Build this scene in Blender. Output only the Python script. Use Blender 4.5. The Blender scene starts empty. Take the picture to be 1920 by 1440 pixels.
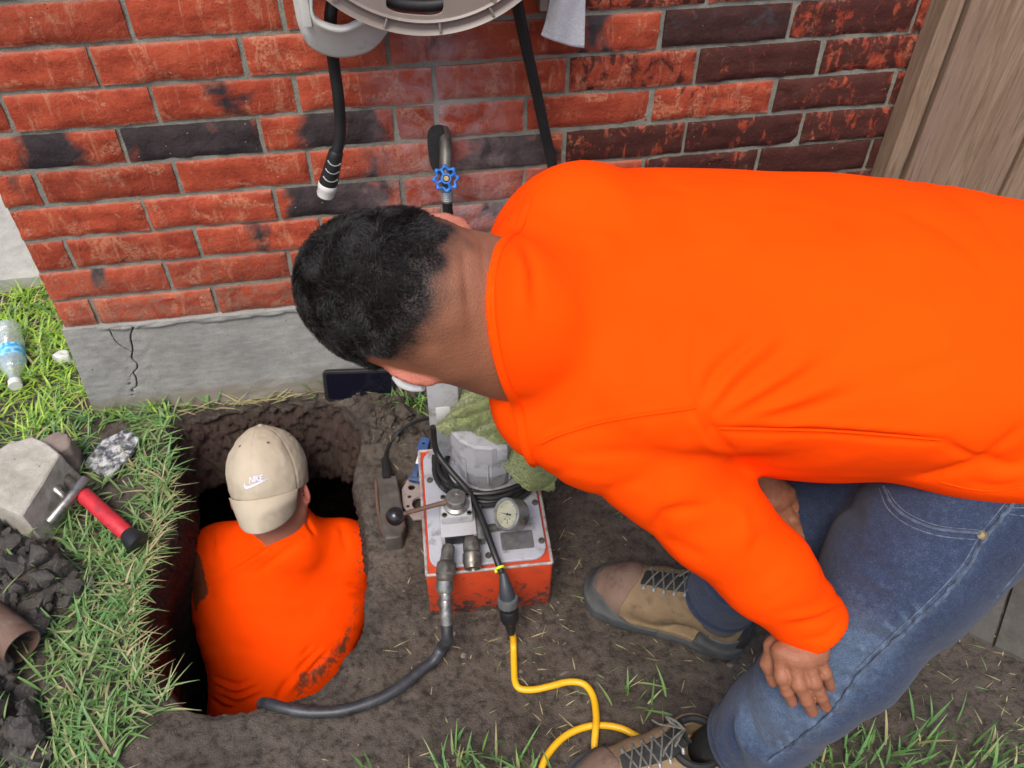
import bpy, bmesh, math, random
import numpy as np
from mathutils import Vector, Matrix
random.seed(7)
RNG = np.random.default_rng(11)
SC = bpy.context.scene
COL = SC.collection
rad = math.radians

# ------------------------------------------------------------ camera, sky, sun, exposure
CAM_R = np.array([[0.98789282, -0.15505889, 0.00495114],      # right
                  [-0.10851409, -0.71345603, -0.69224648],    # image down
                  [0.11087139, 0.68332806, -0.72164416]])     # forward
CAM_C = np.array([0.6617, -1.5469, 1.5803])
FOC = 1650.0
cam = bpy.data.cameras.new('camera')
cam.sensor_width = 36.0
cam.lens = 36.0 * FOC / 1920.0
cam.clip_start = 0.02
cam.clip_end = 500
co = bpy.data.objects.new('camera', cam)
COL.objects.link(co)
mw = Matrix.Identity(4)
for i in range(3):
    mw[i][0] = CAM_R[0][i]; mw[i][1] = -CAM_R[1][i]; mw[i][2] = -CAM_R[2][i]; mw[i][3] = CAM_C[i]
co.matrix_world = mw
SC.camera = co
cam.dof.use_dof = True
cam.dof.focus_distance = 1.12
cam.dof.aperture_fstop = 14.0

SUN_EL, SUN_AZ = rad(60), rad(208)          # azimuth measured from +Y (into the wall) towards +X
world = bpy.data.worlds.new('World')
SC.world = world
world.use_nodes = True
nt = world.node_tree
nt.nodes.clear()
sky = nt.nodes.new('ShaderNodeTexSky')
sky.sky_type = 'NISHITA'
sky.sun_disc = False
sky.sun_elevation = SUN_EL
sky.sun_rotation = SUN_AZ
sky.air_density = 1.0
sky.dust_density = 4.0
sky.ozone_density = 1.0
bg = nt.nodes.new('ShaderNodeBackground')
bg.inputs['Strength'].default_value = 0.15
out = nt.nodes.new('ShaderNodeOutputWorld')
nt.links.new(sky.outputs[0], bg.inputs[0])
nt.links.new(bg.outputs[0], out.inputs[0])
sun = bpy.data.lights.new('sun', 'SUN')
sun.energy = 1.75
sun.angle = rad(26)
sun.color = (1.0, 0.95, 0.88)
so = bpy.data.objects.new('sun', sun)
COL.objects.link(so)
sd = Vector((math.sin(SUN_AZ) * math.cos(SUN_EL), math.cos(SUN_AZ) * math.cos(SUN_EL), math.sin(SUN_EL)))
so.rotation_euler = sd.to_track_quat('Z', 'Y').to_euler()
so.location = (-3, -4, 6)
SC.view_settings.view_transform = 'Standard'
SC.view_settings.look = 'None'
SC.view_settings.gamma = 1.0
SC.view_settings.use_curve_mapping = False
SC.view_settings.exposure = 0.50
SC.cycles.use_denoising = True
SC.cycles.max_bounces = 8
SC.cycles.transparent_max_bounces = 12
SC.render.film_transparent = False

# ------------------------------------------------------------ measuring helpers (photo pixel -> point of the place)
def ray(u, v): return np.array([(u - 960) / FOC, (v - 720) / FOC, 1.0]) @ CAM_R
def gz(u, v, z=0.0):
    d = ray(u, v); return CAM_C + (z - CAM_C[2]) / d[2] * d
def wy(u, v, y=0.0):
    d = ray(u, v); return CAM_C + (y - CAM_C[1]) / d[1] * d
def dp(u, v, dep): return CAM_C + dep * ray(u, v)
def pix(p):
    c = (np.asarray(p) - CAM_C) @ CAM_R.T
    return np.stack([960 + FOC * c[..., 0] / c[..., 2], 720 + FOC * c[..., 1] / c[..., 2]], -1)

# ------------------------------------------------------------ noise
def _hash(ix, iy, iz, s):
    n = (ix * 374761393 + iy * 668265263 + iz * 2147483647 + s * 974634777) & 0xFFFFFFFF
    n = ((n ^ (n >> 13)) * 1274126177) & 0xFFFFFFFF
    n = (n ^ (n >> 16)) & 0xFFFFFFFF
    return n / 4294967295.0
def vnoise(p, s=0):
    p = np.asarray(p, float)
    i = np.floor(p).astype(np.int64); f = p - i
    f = f * f * f * (f * (f * 6 - 15) + 10)
    r = 0
    for dx in (0, 1):
        for dy in (0, 1):
            for dz in (0, 1):
                w = (f[..., 0] if dx else 1 - f[..., 0]) * (f[..., 1] if dy else 1 - f[..., 1]) * (f[..., 2] if dz else 1 - f[..., 2])
                r = r + w * _hash(i[..., 0] + dx, i[..., 1] + dy, i[..., 2] + dz, s)
    return r * 2 - 1
def fbm(p, s=0, o=4, g=0.5):
    p = np.asarray(p, float); r = 0; a = 1.0; t = 0
    for k in range(o):
        r = r + a * vnoise(p, s + k * 17); t += a; a *= g; p = p * 2.03 + 3.7
    return r / t
def sstep(a, b, x):
    t = np.clip((x - a) / (b - a), 0, 1); return t * t * (3 - 2 * t)

# ------------------------------------------------------------ mesh helpers
def link(name, me, mat=None, parent=None, smooth=True):
    o = bpy.data.objects.new(name, me)
    COL.objects.link(o)
    if mat is not None and not me.materials: me.materials.append(mat)
    if smooth: me.shade_smooth()
    if parent is not None: o.parent = parent
    return o
def npmesh(name, v, f):
    """v: n x 3 array, f: m x k array (all the same k) or list of lists"""
    me = bpy.data.meshes.new(name)
    v = np.asarray(v, np.float32)
    if isinstance(f, np.ndarray):
        m, k = f.shape
        me.vertices.add(len(v)); me.vertices.foreach_set('co', v.ravel())
        me.loops.add(m * k); me.loops.foreach_set('vertex_index', f.astype(np.int32).ravel())
        me.polygons.add(m)
        me.polygons.foreach_set('loop_start', np.arange(0, m * k, k, dtype=np.int32))
        me.update(calc_edges=True); me.validate()
    else:
        me.from_pydata(v.tolist(), [], f); me.update()
    return me
def obj(name, v, f, mat=None, parent=None, smooth=True):
    return link(name, npmesh(name, v, f), mat, parent, smooth)
def gridf(nu, nv, wu=False, wv=False, base=0):
    """quads of a grid stored row by row: index = i*nv + j"""
    I = np.arange(nu if wu else nu - 1); J = np.arange(nv if wv else nv - 1)
    i, j = np.meshgrid(I, J, indexing='ij'); i2 = (i + 1) % nu; j2 = (j + 1) % nv
    return np.stack([i * nv + j, i2 * nv + j, i2 * nv + j2, i * nv + j2], -1).reshape(-1, 4) + base
class MB:
    """collects shapes into one mesh"""
    def __init__(s): s.v = []; s.f = []; s.n = 0
    def add(s, v, f):
        v = np.asarray(v, float)
        s.f += [[int(i) + s.n for i in q] for q in f]; s.v.append(v); s.n += len(v); return s
    def box(s, lo, hi, M=None, bev=0.0):
        lo = np.array(lo, float); hi = np.array(hi, float)
        if bev <= 0:
            v = np.array([[x, y, z] for x in (lo[0], hi[0]) for y in (lo[1], hi[1]) for z in (lo[2], hi[2])])
            f = [(0, 1, 3, 2), (4, 6, 7, 5), (0, 4, 5, 1), (2, 3, 7, 6), (0, 2, 6, 4), (1, 5, 7, 3)]
        else:
            bm = bmesh.new(); bmesh.ops.create_cube(bm, size=1)
            for w in bm.verts: w.co = Vector([(lo[i] + hi[i]) / 2 + w.co[i] * (hi[i] - lo[i]) for i in range(3)])
            bmesh.ops.bevel(bm, geom=bm.edges[:], offset=bev, segments=2, profile=0.6, affect='EDGES')
            bm.verts.index_update()
            v = np.array([w.co[:] for w in bm.verts]); f = [[q.index for q in p.verts] for p in bm.faces]; bm.free()
        if M is not None: v = xf(M, v)
        return s.add(v, f)
    def tube(s, path, r, n=10, cap=True, flat=None):
        v, f = tube_vf(path, r, n, cap); return s.add(v, f)
    def lathe(s, prof, n=24, M=None, closed=False):
        v, f = lathe_vf(prof, n, closed)
        if M is not None: v = xf(M, v)
        return s.add(v, f)
    def build(s, name, mat=None, parent=None, smooth=True, ang=None):
        me = bpy.data.meshes.new(name); me.from_pydata(np.concatenate(s.v).tolist(), [], s.f); me.update()
        bm = bmesh.new(); bm.from_mesh(me); bmesh.ops.recalc_face_normals(bm, faces=bm.faces[:]); bm.to_mesh(me); bm.free()
        o = link(name, me, mat, parent, smooth)
        if smooth: me.set_sharp_from_angle(angle=rad(ang if ang is not None else 38))
        return o
def xf(M, v):
    M = np.array(M, float); return np.asarray(v) @ M[:3, :3].T + M[:3, 3]
def frame(o, x, y, z):
    M = np.eye(4); M[:3, 0] = x; M[:3, 1] = y; M[:3, 2] = z; M[:3, 3] = o; return M
def unit(a): a = np.asarray(a, float); return a / (np.linalg.norm(a) + 1e-12)
def zframe(o, z, xh=(1, 0, 0)):
    z = unit(z); x = np.array(xh, float); x = x - z * (x @ z)
    if np.linalg.norm(x) < 1e-3: x = np.array([0, 1, 0]) - z * z[1]
    x = unit(x); return frame(o, x, np.cross(z, x), z)
def cr(pts, n=8, closed=False):
    """Catmull-Rom through pts (rows of any width)"""
    P = np.asarray(pts, float)
    if closed: Q = np.concatenate([P[-1:], P, P[:2]])
    else: Q = np.concatenate([2 * P[:1] - P[1:2], P, 2 * P[-1:] - P[-2:-1]])
    m = len(P) if closed else len(P) - 1
    t = (np.arange(n) / n)[:, None]; o = []
    for i in range(m):
        a, b, c, d = Q[i], Q[i + 1], Q[i + 2], Q[i + 3]
        o.append(0.5 * ((2 * b) + (c - a) * t + (2 * a - 5 * b + 4 * c - d) * t ** 2 + (3 * b - a - 3 * c + d) * t ** 3))
    if not closed: o.append(P[-1:])
    return np.concatenate(o)
def tube_vf(path, r, n=10, cap=True):
    P = np.asarray(path, float); m = len(P); r = np.broadcast_to(np.asarray(r, float), (m,))
    T = np.gradient(P, axis=0); T /= np.linalg.norm(T, axis=1)[:, None] + 1e-12
    a = np.array([0, 0, 1.0]) if abs(T[0][2]) < 0.9 else np.array([1.0, 0, 0])
    N = unit(np.cross(T[0], a)); V = []
    for i in range(m):
        N = unit(N - T[i] * (N @ T[i])); B = np.cross(T[i], N)
        an = np.arange(n) * 2 * np.pi / n
        V.append(P[i] + r[i] * (np.cos(an)[:, None] * N + np.sin(an)[:, None] * B))
    v = np.concatenate(V); f = gridf(m, n, False, True).tolist()
    if cap:
        f.append(list(range(n))[::-1]); f.append([(m - 1) * n + k for k in range(n)])
    return v, f
def lathe_vf(prof, n=24, closed=False):
    """prof: list of (radius, height) along local z"""
    P = np.asarray(prof, float); m = len(P); an = np.arange(n) * 2 * np.pi / n
    v = np.stack([P[:, None, 0] * np.cos(an), P[:, None, 0] * np.sin(an), np.repeat(P[:, None, 1], n, 1)], -1).reshape(-1, 3)
    f = gridf(m, n, closed, True).tolist()
    if not closed:
        if P[0, 0] > 1e-5: f.append(list(range(n))[::-1])
        if P[-1, 0] > 1e-5: f.append([(m - 1) * n + k for k in range(n)])
    return v, f
def patch(ctrl, nu=6, nv=6):
    """smooth surface through a grid of control points -> verts, quads, (nu,nv)"""
    C = np.asarray(ctrl, float); A = np.stack([cr(C[:, j], nu) for j in range(C.shape[1])], 1)
    B = np.stack([cr(A[i], nv) for i in range(A.shape[0])], 0)
    return B
def sheet(B, th, name, mat, parent=None, wob=None):
    """closed thin solid from a grid of points"""
    a, b = B.shape[:2]
    gu = np.gradient(B, axis=0); gv = np.gradient(B, axis=1); N = np.cross(gu, gv); N /= np.linalg.norm(N, axis=-1, keepdims=True) + 1e-12
    v = np.concatenate([(B + N * th / 2).reshape(-1, 3), (B - N * th / 2).reshape(-1, 3)]); k = a * b
    f = gridf(a, b).tolist(); f2 = [[q + k for q in reversed(p)] for p in f]; e = []
    ring = [i * b for i in range(a)] + [(a - 1) * b + j for j in range(1, b)] + [i * b + b - 1 for i in range(a - 2, -1, -1)] + [j for j in range(b - 2, 0, -1)]
    for i in range(len(ring)):
        p, q = ring[i], ring[(i + 1) % len(ring)]; e.append([p, q, q + k, p + k][::-1])
    return obj(name, v, f + f2 + e, mat, parent)

# ------------------------------------------------------------ implicit surfaces
def snets(fn, lo, hi, h, newton=True):
    lo = np.array(lo, float); hi = np.array(hi, float); n = np.ceil((hi - lo) / h).astype(int) + 1
    ax = [lo[i] + h * np.arange(n[i]) for i in range(3)]
    F = np.empty(n, np.float32)
    step = max(1, int(4e5 // (n[1] * n[2])))
    for i in range(0, n[0], step):
        g = np.stack(np.meshgrid(ax[0][i:i + step], ax[1], ax[2], indexing='ij'), -1)
        F[i:i + step] = fn(g.reshape(-1, 3)).reshape(g.shape[:3])
    S = F < 0
    c = S[:-1, :-1, :-1].astype(np.int8)
    for a, b, d in ((1, 0, 0), (0, 1, 0), (0, 0, 1), (1, 1, 0), (1, 0, 1), (0, 1, 1), (1, 1, 1)):
        c = c + S[a:n[0] - 1 + a, b:n[1] - 1 + b, d:n[2] - 1 + d]
    act = (c > 0) & (c < 8); idx = -np.ones(act.shape, np.int64); I = np.argwhere(act); idx[act] = np.arange(len(I))
    acc = np.zeros((len(I), 3)); cnt = np.zeros(len(I))
    cor = [(a, b, d) for a in (0, 1) for b in (0, 1) for d in (0, 1)]
    for p in range(8):
        for q in range(p + 1, 8):
            A, B = cor[p], cor[q]
            if sum(abs(A[k] - B[k]) for k in range(3)) != 1: continue
            fa = F[I[:, 0] + A[0], I[:, 1] + A[1], I[:, 2] + A[2]]; fb = F[I[:, 0] + B[0], I[:, 1] + B[1], I[:, 2] + B[2]]
            m = (fa < 0) != (fb < 0); t = np.where(m, fa / np.where(m, fa - fb, 1), 0)[:, None]
            acc += np.where(m[:, None], np.array(A) + t * (np.array(B) - np.array(A)), 0); cnt += m
    V = lo + h * (I + acc / cnt[:, None])
    faces = []
    for a in range(3):
        b, d = (a + 1) % 3, (a + 2) % 3
        sl = [slice(None)] * 3; s2 = [slice(None)] * 3; sl[a] = slice(0, n[a] - 1); s2[a] = slice(1, n[a])
        A = S[tuple(sl)]; B = S[tuple(s2)]; E = np.argwhere(A != B)
        E = E[(E[:, b] > 0) & (E[:, d] > 0) & (E[:, b] < n[b] - 1) & (E[:, d] < n[d] - 1)]
        def g(db, dd):
            e = E.copy(); e[:, b] -= db; e[:, d] -= dd; return idx[e[:, 0], e[:, 1], e[:, 2]]
        q = np.stack([g(1, 1), g(0, 1), g(0, 0), g(1, 0)], -1); fl = ~A[E[:, 0], E[:, 1], E[:, 2]]
        q[fl] = q[fl][:, ::-1]; faces.append(q)
    Q = np.concatenate(faces)
    if newton:
        for _ in range(2):
            f0 = fn(V); e = h * 0.3
            G = np.stack([fn(V + np.eye(3)[k] * e) - fn(V - np.eye(3)[k] * e) for k in range(3)], -1) / (2 * e)
            V = V - np.clip(f0 / (np.sum(G * G, -1) + 1e-4), -h * .5, h * .5)[:, None] * G
    return V, Q
def vnormals(V, Q):
    N = np.zeros_like(V); fn = np.cross(V[Q[:, 2]] - V[Q[:, 0]], V[Q[:, 3]] - V[Q[:, 1]])
    for k in range(Q.shape[1]): np.add.at(N, Q[:, k], fn)
    return N / (np.linalg.norm(N, axis=1)[:, None] + 1e-12)
def smin(a, b, k):
    h = np.clip(0.5 + 0.5 * (b - a) / k, 0, 1); return b + (a - b) * h - k * h * (1 - h)
def smax(a, b, k): return -smin(-a, -b, k)
def cone(p, a, b, r1, r2):
    a = np.asarray(a, float); b = np.asarray(b, float); ab = b - a
    t = np.clip(((p - a) @ ab) / (ab @ ab), 0, 1); return np.linalg.norm(p - a - t[:, None] * ab, axis=1) - (r1 + (r2 - r1) * t)
def chain(p, pts, rs, k=0.02):
    d = None
    for i in range(len(pts) - 1):
        e = cone(p, pts[i], pts[i + 1], rs[i], rs[i + 1]); d = e if d is None else smin(d, e, k)
    return d
def ell(p, c, ax, r):
    """ellipsoid: ax = 3x3 rows of unit axes"""
    q = ((p - np.asarray(c)) @ np.asarray(ax, float).T) / np.asarray(r, float)
    l = np.linalg.norm(q, axis=1); g = np.linalg.norm(q / np.asarray(r, float), axis=1)
    return l * (l - 1) / (g + 1e-9)
def loft(p, pts, ws, hs, lat, nrm=None, pw=2.0):
    """tapered body of elliptic section along a polyline: ws along lat, hs across"""
    D_ = cr(np.column_stack([np.asarray(pts, float), ws, hs]), 3); pts, ws, hs = D_[:, :3], D_[:, 3], D_[:, 4]; best = None
    for i in range(len(pts) - 1):
        a, b = pts[i], pts[i + 1]; ab = b - a; L = np.linalg.norm(ab); T = ab / L
        t = ((p - a) @ T) / L; tc = np.clip(t, 0, 1)
        w = ws[i] + (ws[i + 1] - ws[i]) * tc; h = hs[i] + (hs[i + 1] - hs[i]) * tc
        la = unit(np.asarray(lat, float) - T * (np.asarray(lat, float) @ T)); nn = np.cross(T, la)
        q = p - a - (tc * L)[:, None] * T; x = q @ la; y = q @ nn; z = q @ T
        rr = (np.abs(x / w) ** pw + np.abs(y / h) ** pw + np.abs(z / np.minimum(w, h)) ** pw) ** (1 / pw)
        d = (rr - 1) * np.minimum(w, h)
        best = d if best is None else np.minimum(best, d)
    return best

# ------------------------------------------------------------ naming
def tag(o, label=None, cat=None, group=None, kind=None):
    if label: o['label'] = label
    if cat: o['category'] = cat
    if group: o['group'] = group
    if kind: o['kind'] = kind
    return o
def empty(name, loc=(0, 0, 0)):
    o = bpy.data.objects.new(name, None); COL.objects.link(o); o.location = loc; o.empty_display_size = 0.05
    return o
def settle(root):
    """give the parts of a root placed at its base the same world place they were built at"""
    inv = Matrix.Translation(-Vector(root.location))
    for c in root.children: c.matrix_parent_inverse = inv

# ------------------------------------------------------------ materials
class NT:
    def __init__(s, name):
        s.m = bpy.data.materials.new(name); s.m.use_nodes = True; s.t = s.m.node_tree
        s.p = s.t.nodes['Principled BSDF']; s.o = s.t.nodes['Material Output']
    def n(s, ty, **kw):
        nd = s.t.nodes.new(ty)
        for k, v in kw.items():
            if k.startswith('i_'):
                key = k[2:]; key = int(key) if key.isdigit() else key.replace('_', ' ')
                s.set(nd.inputs[key], v)
            else: setattr(nd, k, v)
        return nd
    def set(s, sock, v):
        if isinstance(v, bpy.types.NodeSocket): s.t.links.new(v, sock)
        else:
            if hasattr(sock.default_value, '__len__') and not hasattr(v, '__len__'): v = (v, v, v, 1)[:len(sock.default_value)]
            if hasattr(v, '__len__') and hasattr(sock.default_value, '__len__') and len(v) < len(sock.default_value): v = tuple(v) + (1,)
            sock.default_value = v
    def coord(s, kind='Object'): return s.n('ShaderNodeTexCoord').outputs[kind]
    def pos(s): return s.n('ShaderNodeNewGeometry').outputs['Position']
    def map(s, v, scale=(1, 1, 1), loc=(0, 0, 0), rot=(0, 0, 0)):
        return s.n('ShaderNodeMapping', i_Vector=v, i_Scale=scale, i_Location=loc, i_Rotation=rot).outputs[0]
    def noise(s, v, sc=5, det=4, ro=0.55, dist=0.0, col=False):
        nd = s.n('ShaderNodeTexNoise', i_Vector=v, i_Scale=sc, i_Detail=det, i_Roughness=ro, i_Distortion=dist)
        return nd.outputs['Color' if col else 'Fac']
    def vor(s, v, sc=5, feat='F1', out='Distance', rnd=1.0):
        nd = s.n('ShaderNodeTexVoronoi', feature=feat, i_Vector=v, i_Scale=sc, i_Randomness=rnd); return nd.outputs[out]
    def ramp(s, f, *stops, interp='LINEAR'):
        nd = s.n('ShaderNodeValToRGB'); nd.color_ramp.interpolation = interp; e = nd.color_ramp.elements
        while len(e) < len(stops): e.new(0.5)
        for q, (p, c) in zip(e, stops):
            q.position = p; q.color = (c, c, c, 1) if not hasattr(c, '__len__') else tuple(c)[:3] + (1,)
        s.t.links.new(f, nd.inputs[0]); return nd.outputs[0]
    def mix(s, f, a, b, mode='MIX'):
        nd = s.n('ShaderNodeMix', data_type='RGBA', blend_type=mode)
        s.set(nd.inputs[0], f); s.set(nd.inputs[6], a); s.set(nd.inputs[7], b); return nd.outputs[2]
    def math(s, op, a, b=0.0, c=None, clamp=False):
        nd = s.n('ShaderNodeMath', operation=op, use_clamp=clamp); s.set(nd.inputs[0], a); s.set(nd.inputs[1], b)
        if c is not None: s.set(nd.inputs[2], c)
        return nd.outputs[0]
    def attr(s, name, ty='GEOMETRY', out='Fac'):
        return s.n('ShaderNodeAttribute', attribute_name=name, attribute_type=ty).outputs[out]
    def sep(s, v): return s.n('ShaderNodeSeparateXYZ', i_0=v).outputs
    def near(s, pt, r, soft, scale=(1, 1, 1), v=None):
        """1 inside a ball of radius r about pt, falling to 0 over soft"""
        v = v or s.pos()
        d = s.n('ShaderNodeVectorMath', operation='SUBTRACT', i_0=v, i_1=tuple(pt)).outputs[0]
        d = s.n('ShaderNodeVectorMath', operation='MULTIPLY', i_0=d, i_1=scale).outputs[0]
        l = s.n('ShaderNodeVectorMath', operation='LENGTH', i_0=d).outputs['Value']
        return s.n('ShaderNodeMapRange', i_0=l, i_1=r + soft, i_2=r, i_3=0.0, i_4=1.0).outputs[0]
    def bump(s, h, st=0.3, d=0.002, nrm=None):
        nd = s.n('ShaderNodeBump', i_Strength=st, i_Distance=d, i_Height=h)
        if nrm is not None: s.t.links.new(nrm, nd.inputs['Normal'])
        return nd.outputs[0]
    def fin(s, col=None, rough=0.6, metal=0.0, nrm=None, spec=None, sheen=None, trans=None, sub=None, coat=None):
        P = s.p.inputs
        if col is not None: s.set(P['Base Color'], col)
        s.set(P['Roughness'], rough); s.set(P['Metallic'], metal)
        if nrm is not None: s.t.links.new(nrm, P['Normal'])
        if spec is not None: s.set(P['Specular IOR Level'], spec)
        if sheen is not None: s.set(P['Sheen Weight'], sheen); P['Sheen Roughness'].default_value = 0.6
        if trans is not None: s.set(P['Transmission Weight'], trans)
        if sub is not None: s.set(P['Subsurface Weight'], sub); P['Subsurface Radius'].default_value = (0.006, 0.002, 0.001); P['Subsurface Scale'].default_value = 1.0
        if coat is not None: s.set(P['Coat Weight'], coat)
        return s.m
def simple(name, col, rough=0.5, metal=0.0, var=0.25, sc=30, bump=0.15, bd=0.001, spec=None, dirt=None, dsc=9.0, dth=(0.5, 0.68)):
    k = NT(name); c = k.coord(); n = k.noise(c, sc, 5, 0.6)
    a = tuple(x * (1 - var) for x in col); b = tuple(min(1, x * (1 + var)) for x in col)
    cc = k.ramp(n, (0.3, a), (0.7, b))
    if dirt is not None:
        m = k.ramp(k.noise(c, dsc, 8, 0.7), (dth[0], 0.0), (dth[1], 1.0)); cc = k.mix(m, cc, dirt)
    rr = k.math('ADD', k.math('MULTIPLY', n, 0.25), rough - 0.12)
    return k.fin(cc, rr, metal, k.bump(k.noise(c, sc * 3, 4, 0.6), bump, bd), spec)
# ============================================================ THE HOUSE WALL
ROW_H, ROW0, BR_L, JT = 0.07762, 0.31264, 0.254, 0.0092
X_L, X_R = -0.078, 2.6
def m_brick():
    k = NT('fired clay brick'); ob = k.coord('Object'); rnd = k.n('ShaderNodeObjectInfo').outputs['Random']
    off = k.math('MULTIPLY', rnd, 37.0)
    v = k.n('ShaderNodeVectorMath', operation='ADD', i_0=ob, i_1=k.n('ShaderNodeCombineXYZ', i_0=off, i_1=off, i_2=off).outputs[0]).outputs[0]
    burn = k.attr('burn', 'OBJECT'); fl = k.attr('fleck', 'OBJECT')
    n1 = k.noise(v, 17, 8, 0.70, 0.5)
    red = k.ramp(n1, (0.26, (0.20, 0.036, 0.022)), (0.45, (0.335, 0.057, 0.030)), (0.62, (0.40, 0.080, 0.040)), (0.8, (0.27, 0.085, 0.06)))
    # paler orange scars and drag lines
    st = k.map(v, (26, 26, 5)); scar = k.ramp(k.noise(st, 1.6, 6, 0.72, 0.9), (0.545, 0), (0.63, 1))
    pat = k.ramp(k.noise(v, 13, 4, 0.5, 1.5), (0.575, 0), (0.62, 1)); fine = k.ramp(k.noise(v, 170, 3, 0.6), (0.40, 0), (0.56, 1))
    pat = k.math('MULTIPLY', pat, fine)
    edge = k.sep(ob)
    ez = k.math('ABSOLUTE', edge[2]); el = k.ramp(k.math('ADD', ez, k.math('MULTIPLY', k.noise(v, 60, 4, 0.6), 0.012)), (0.0365, 0), (0.0405, 1))
    pale = k.mix(k.noise(v, 40, 3), (0.46, 0.17, 0.085), (0.50, 0.25, 0.16))
    c = k.mix(k.math('MULTIPLY', k.math('MAXIMUM', k.math('MULTIPLY', scar, 0.62), k.math('MULTIPLY', pat, 0.8)), 0.85), red, pale)
    c = k.mix(k.math('MULTIPLY', el, 0.55), c, (0.52, 0.24, 0.17))
    # fire-flashed charcoal faces: smooth in the middle, red at the ends
    ex = k.math('ABSOLUTE', edge[0]); bm = k.math('ADD', k.math('MULTIPLY', k.noise(v, 9, 3, 0.5, 0.6), 1.5), k.math('MULTIPLY', ex, -4.5))
    bm = k.math('ADD', bm, k.math('SUBTRACT', k.math('MULTIPLY', burn, 1.15), 1.0)); bm = k.ramp(bm, (0.22, 0), (0.42, 1))
    ch = k.ramp(k.noise(v, 22, 5, 0.6), (0.3, (0.030, 0.024, 0.026)), (0.65, (0.062, 0.048, 0.050)), (0.8, (0.16, 0.07, 0.055)))
    c = k.mix(bm, c, ch)
    # brown black speckled faces
    sp = k.math('ADD', k.noise(k.map(v, (1, 1, 0.55)), 46, 8, 0.72, 0.5), k.math('MULTIPLY', fl, 0.235)); sp = k.ramp(sp, (0.58, 0), (0.68, .92))
    sp = k.math('MULTIPLY', sp, k.math('GREATER_THAN', fl, 0.05))
    c = k.mix(sp, c, k.mix(k.noise(v, 25, 3), (0.030, 0.015, 0.014), (0.075, 0.030, 0.026)))
    pits = k.ramp(k.vor(v, 150), (0.09, 1), (0.15, 0)); pits = k.math('MULTIPLY', pits, k.ramp(k.noise(v, 18, 2), (0.5, 0), (0.6, 1)))
    c = k.mix(pits, c, (0.06, 0.02, 0.015))
    ws = k.ramp(k.vor(v, 42), (0.035, 1), (0.055, 0)); c = k.mix(k.math('MULTIPLY', ws, 0.6), c, (0.65, 0.55, 0.42))
    # lime bloom washed down the wall around the tap
    P = k.pos(); nn = k.noise(P, 16, 6, 0.7, 0.8)
    m = k.math('MAXIMUM', k.near((0.77, 0.0, 0.70), 0.02, 0.17, (1.1, 0.2, 0.8)), k.math('MULTIPLY', k.near((0.76, 0, 0.86), 0.02, 0.12, (1.4, .2, .9)), 0.8))
    m = k.math('MAXIMUM', m, k.math('MULTIPLY', k.near((0.78, 0, 0.50), 0.03, 0.22, (1.0, .2, 1)), 0.85))
    m = k.math('MULTIPLY', m, k.ramp(nn, (0.36, 0), (0.66, 1))); m = k.math('MULTIPLY', m, 0.95)
    c = k.mix(m, c, (0.46, 0.33, 0.33))
    h = k.math('ADD', k.math('MULTIPLY', n1, 0.5), k.math('MULTIPLY', k.noise(v, 120, 5, 0.65), 0.5))
    h = k.math('SUBTRACT', h, k.math('MULTIPLY', pits, 0.5))
    c = k.mix(1.0, c, k.ramp(rnd, (0, (.74, .76, .80)), (.5, (.95, .95, .95)), (1, (1.08, 1.12, 1.14))), 'MULTIPLY'); spl = k.math('MULTIPLY', k.ramp(k.math('ADD', k.sep(k.pos())[2], k.math('MULTIPLY', k.noise(k.pos(), 9, 5, .65), -.35)), (.12, .55), (.30, 0)), k.ramp(k.noise(k.pos(), 60, 5, .7), (.42, 0), (.6, 1))); c = k.mix(spl, c, (.20, .15, .11))
    return k.fin(c, 0.88, 0, k.bump(h, 0.9, 0.006), 0.10)
def m_mortar():
    k = NT('grey mortar'); P = k.pos(); n = k.noise(P, 30, 6, 0.65); f = k.noise(P, 420, 3, 0.6)
    c = k.ramp(n, (0.3, (0.19, 0.185, 0.152)), (0.7, (0.29, 0.285, 0.24)))
    c = k.mix(k.ramp(f, (0.35, 0.7), (0.5, 0)), c, (0.14, 0.135, 0.11)); c = k.mix(k.ramp(f, (0.6, 0), (0.75, 0.6)), c, (0.44, 0.43, 0.38))
    m = k.math('MULTIPLY', k.near((0.77, 0, 0.70), 0.03, 0.10), 0.7); c = k.mix(m, c, (0.45, 0.43, 0.38))
    return k.fin(c, 0.9, 0, k.bump(k.math('ADD', n, f), 0.7, 0.003), 0.2)
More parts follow.
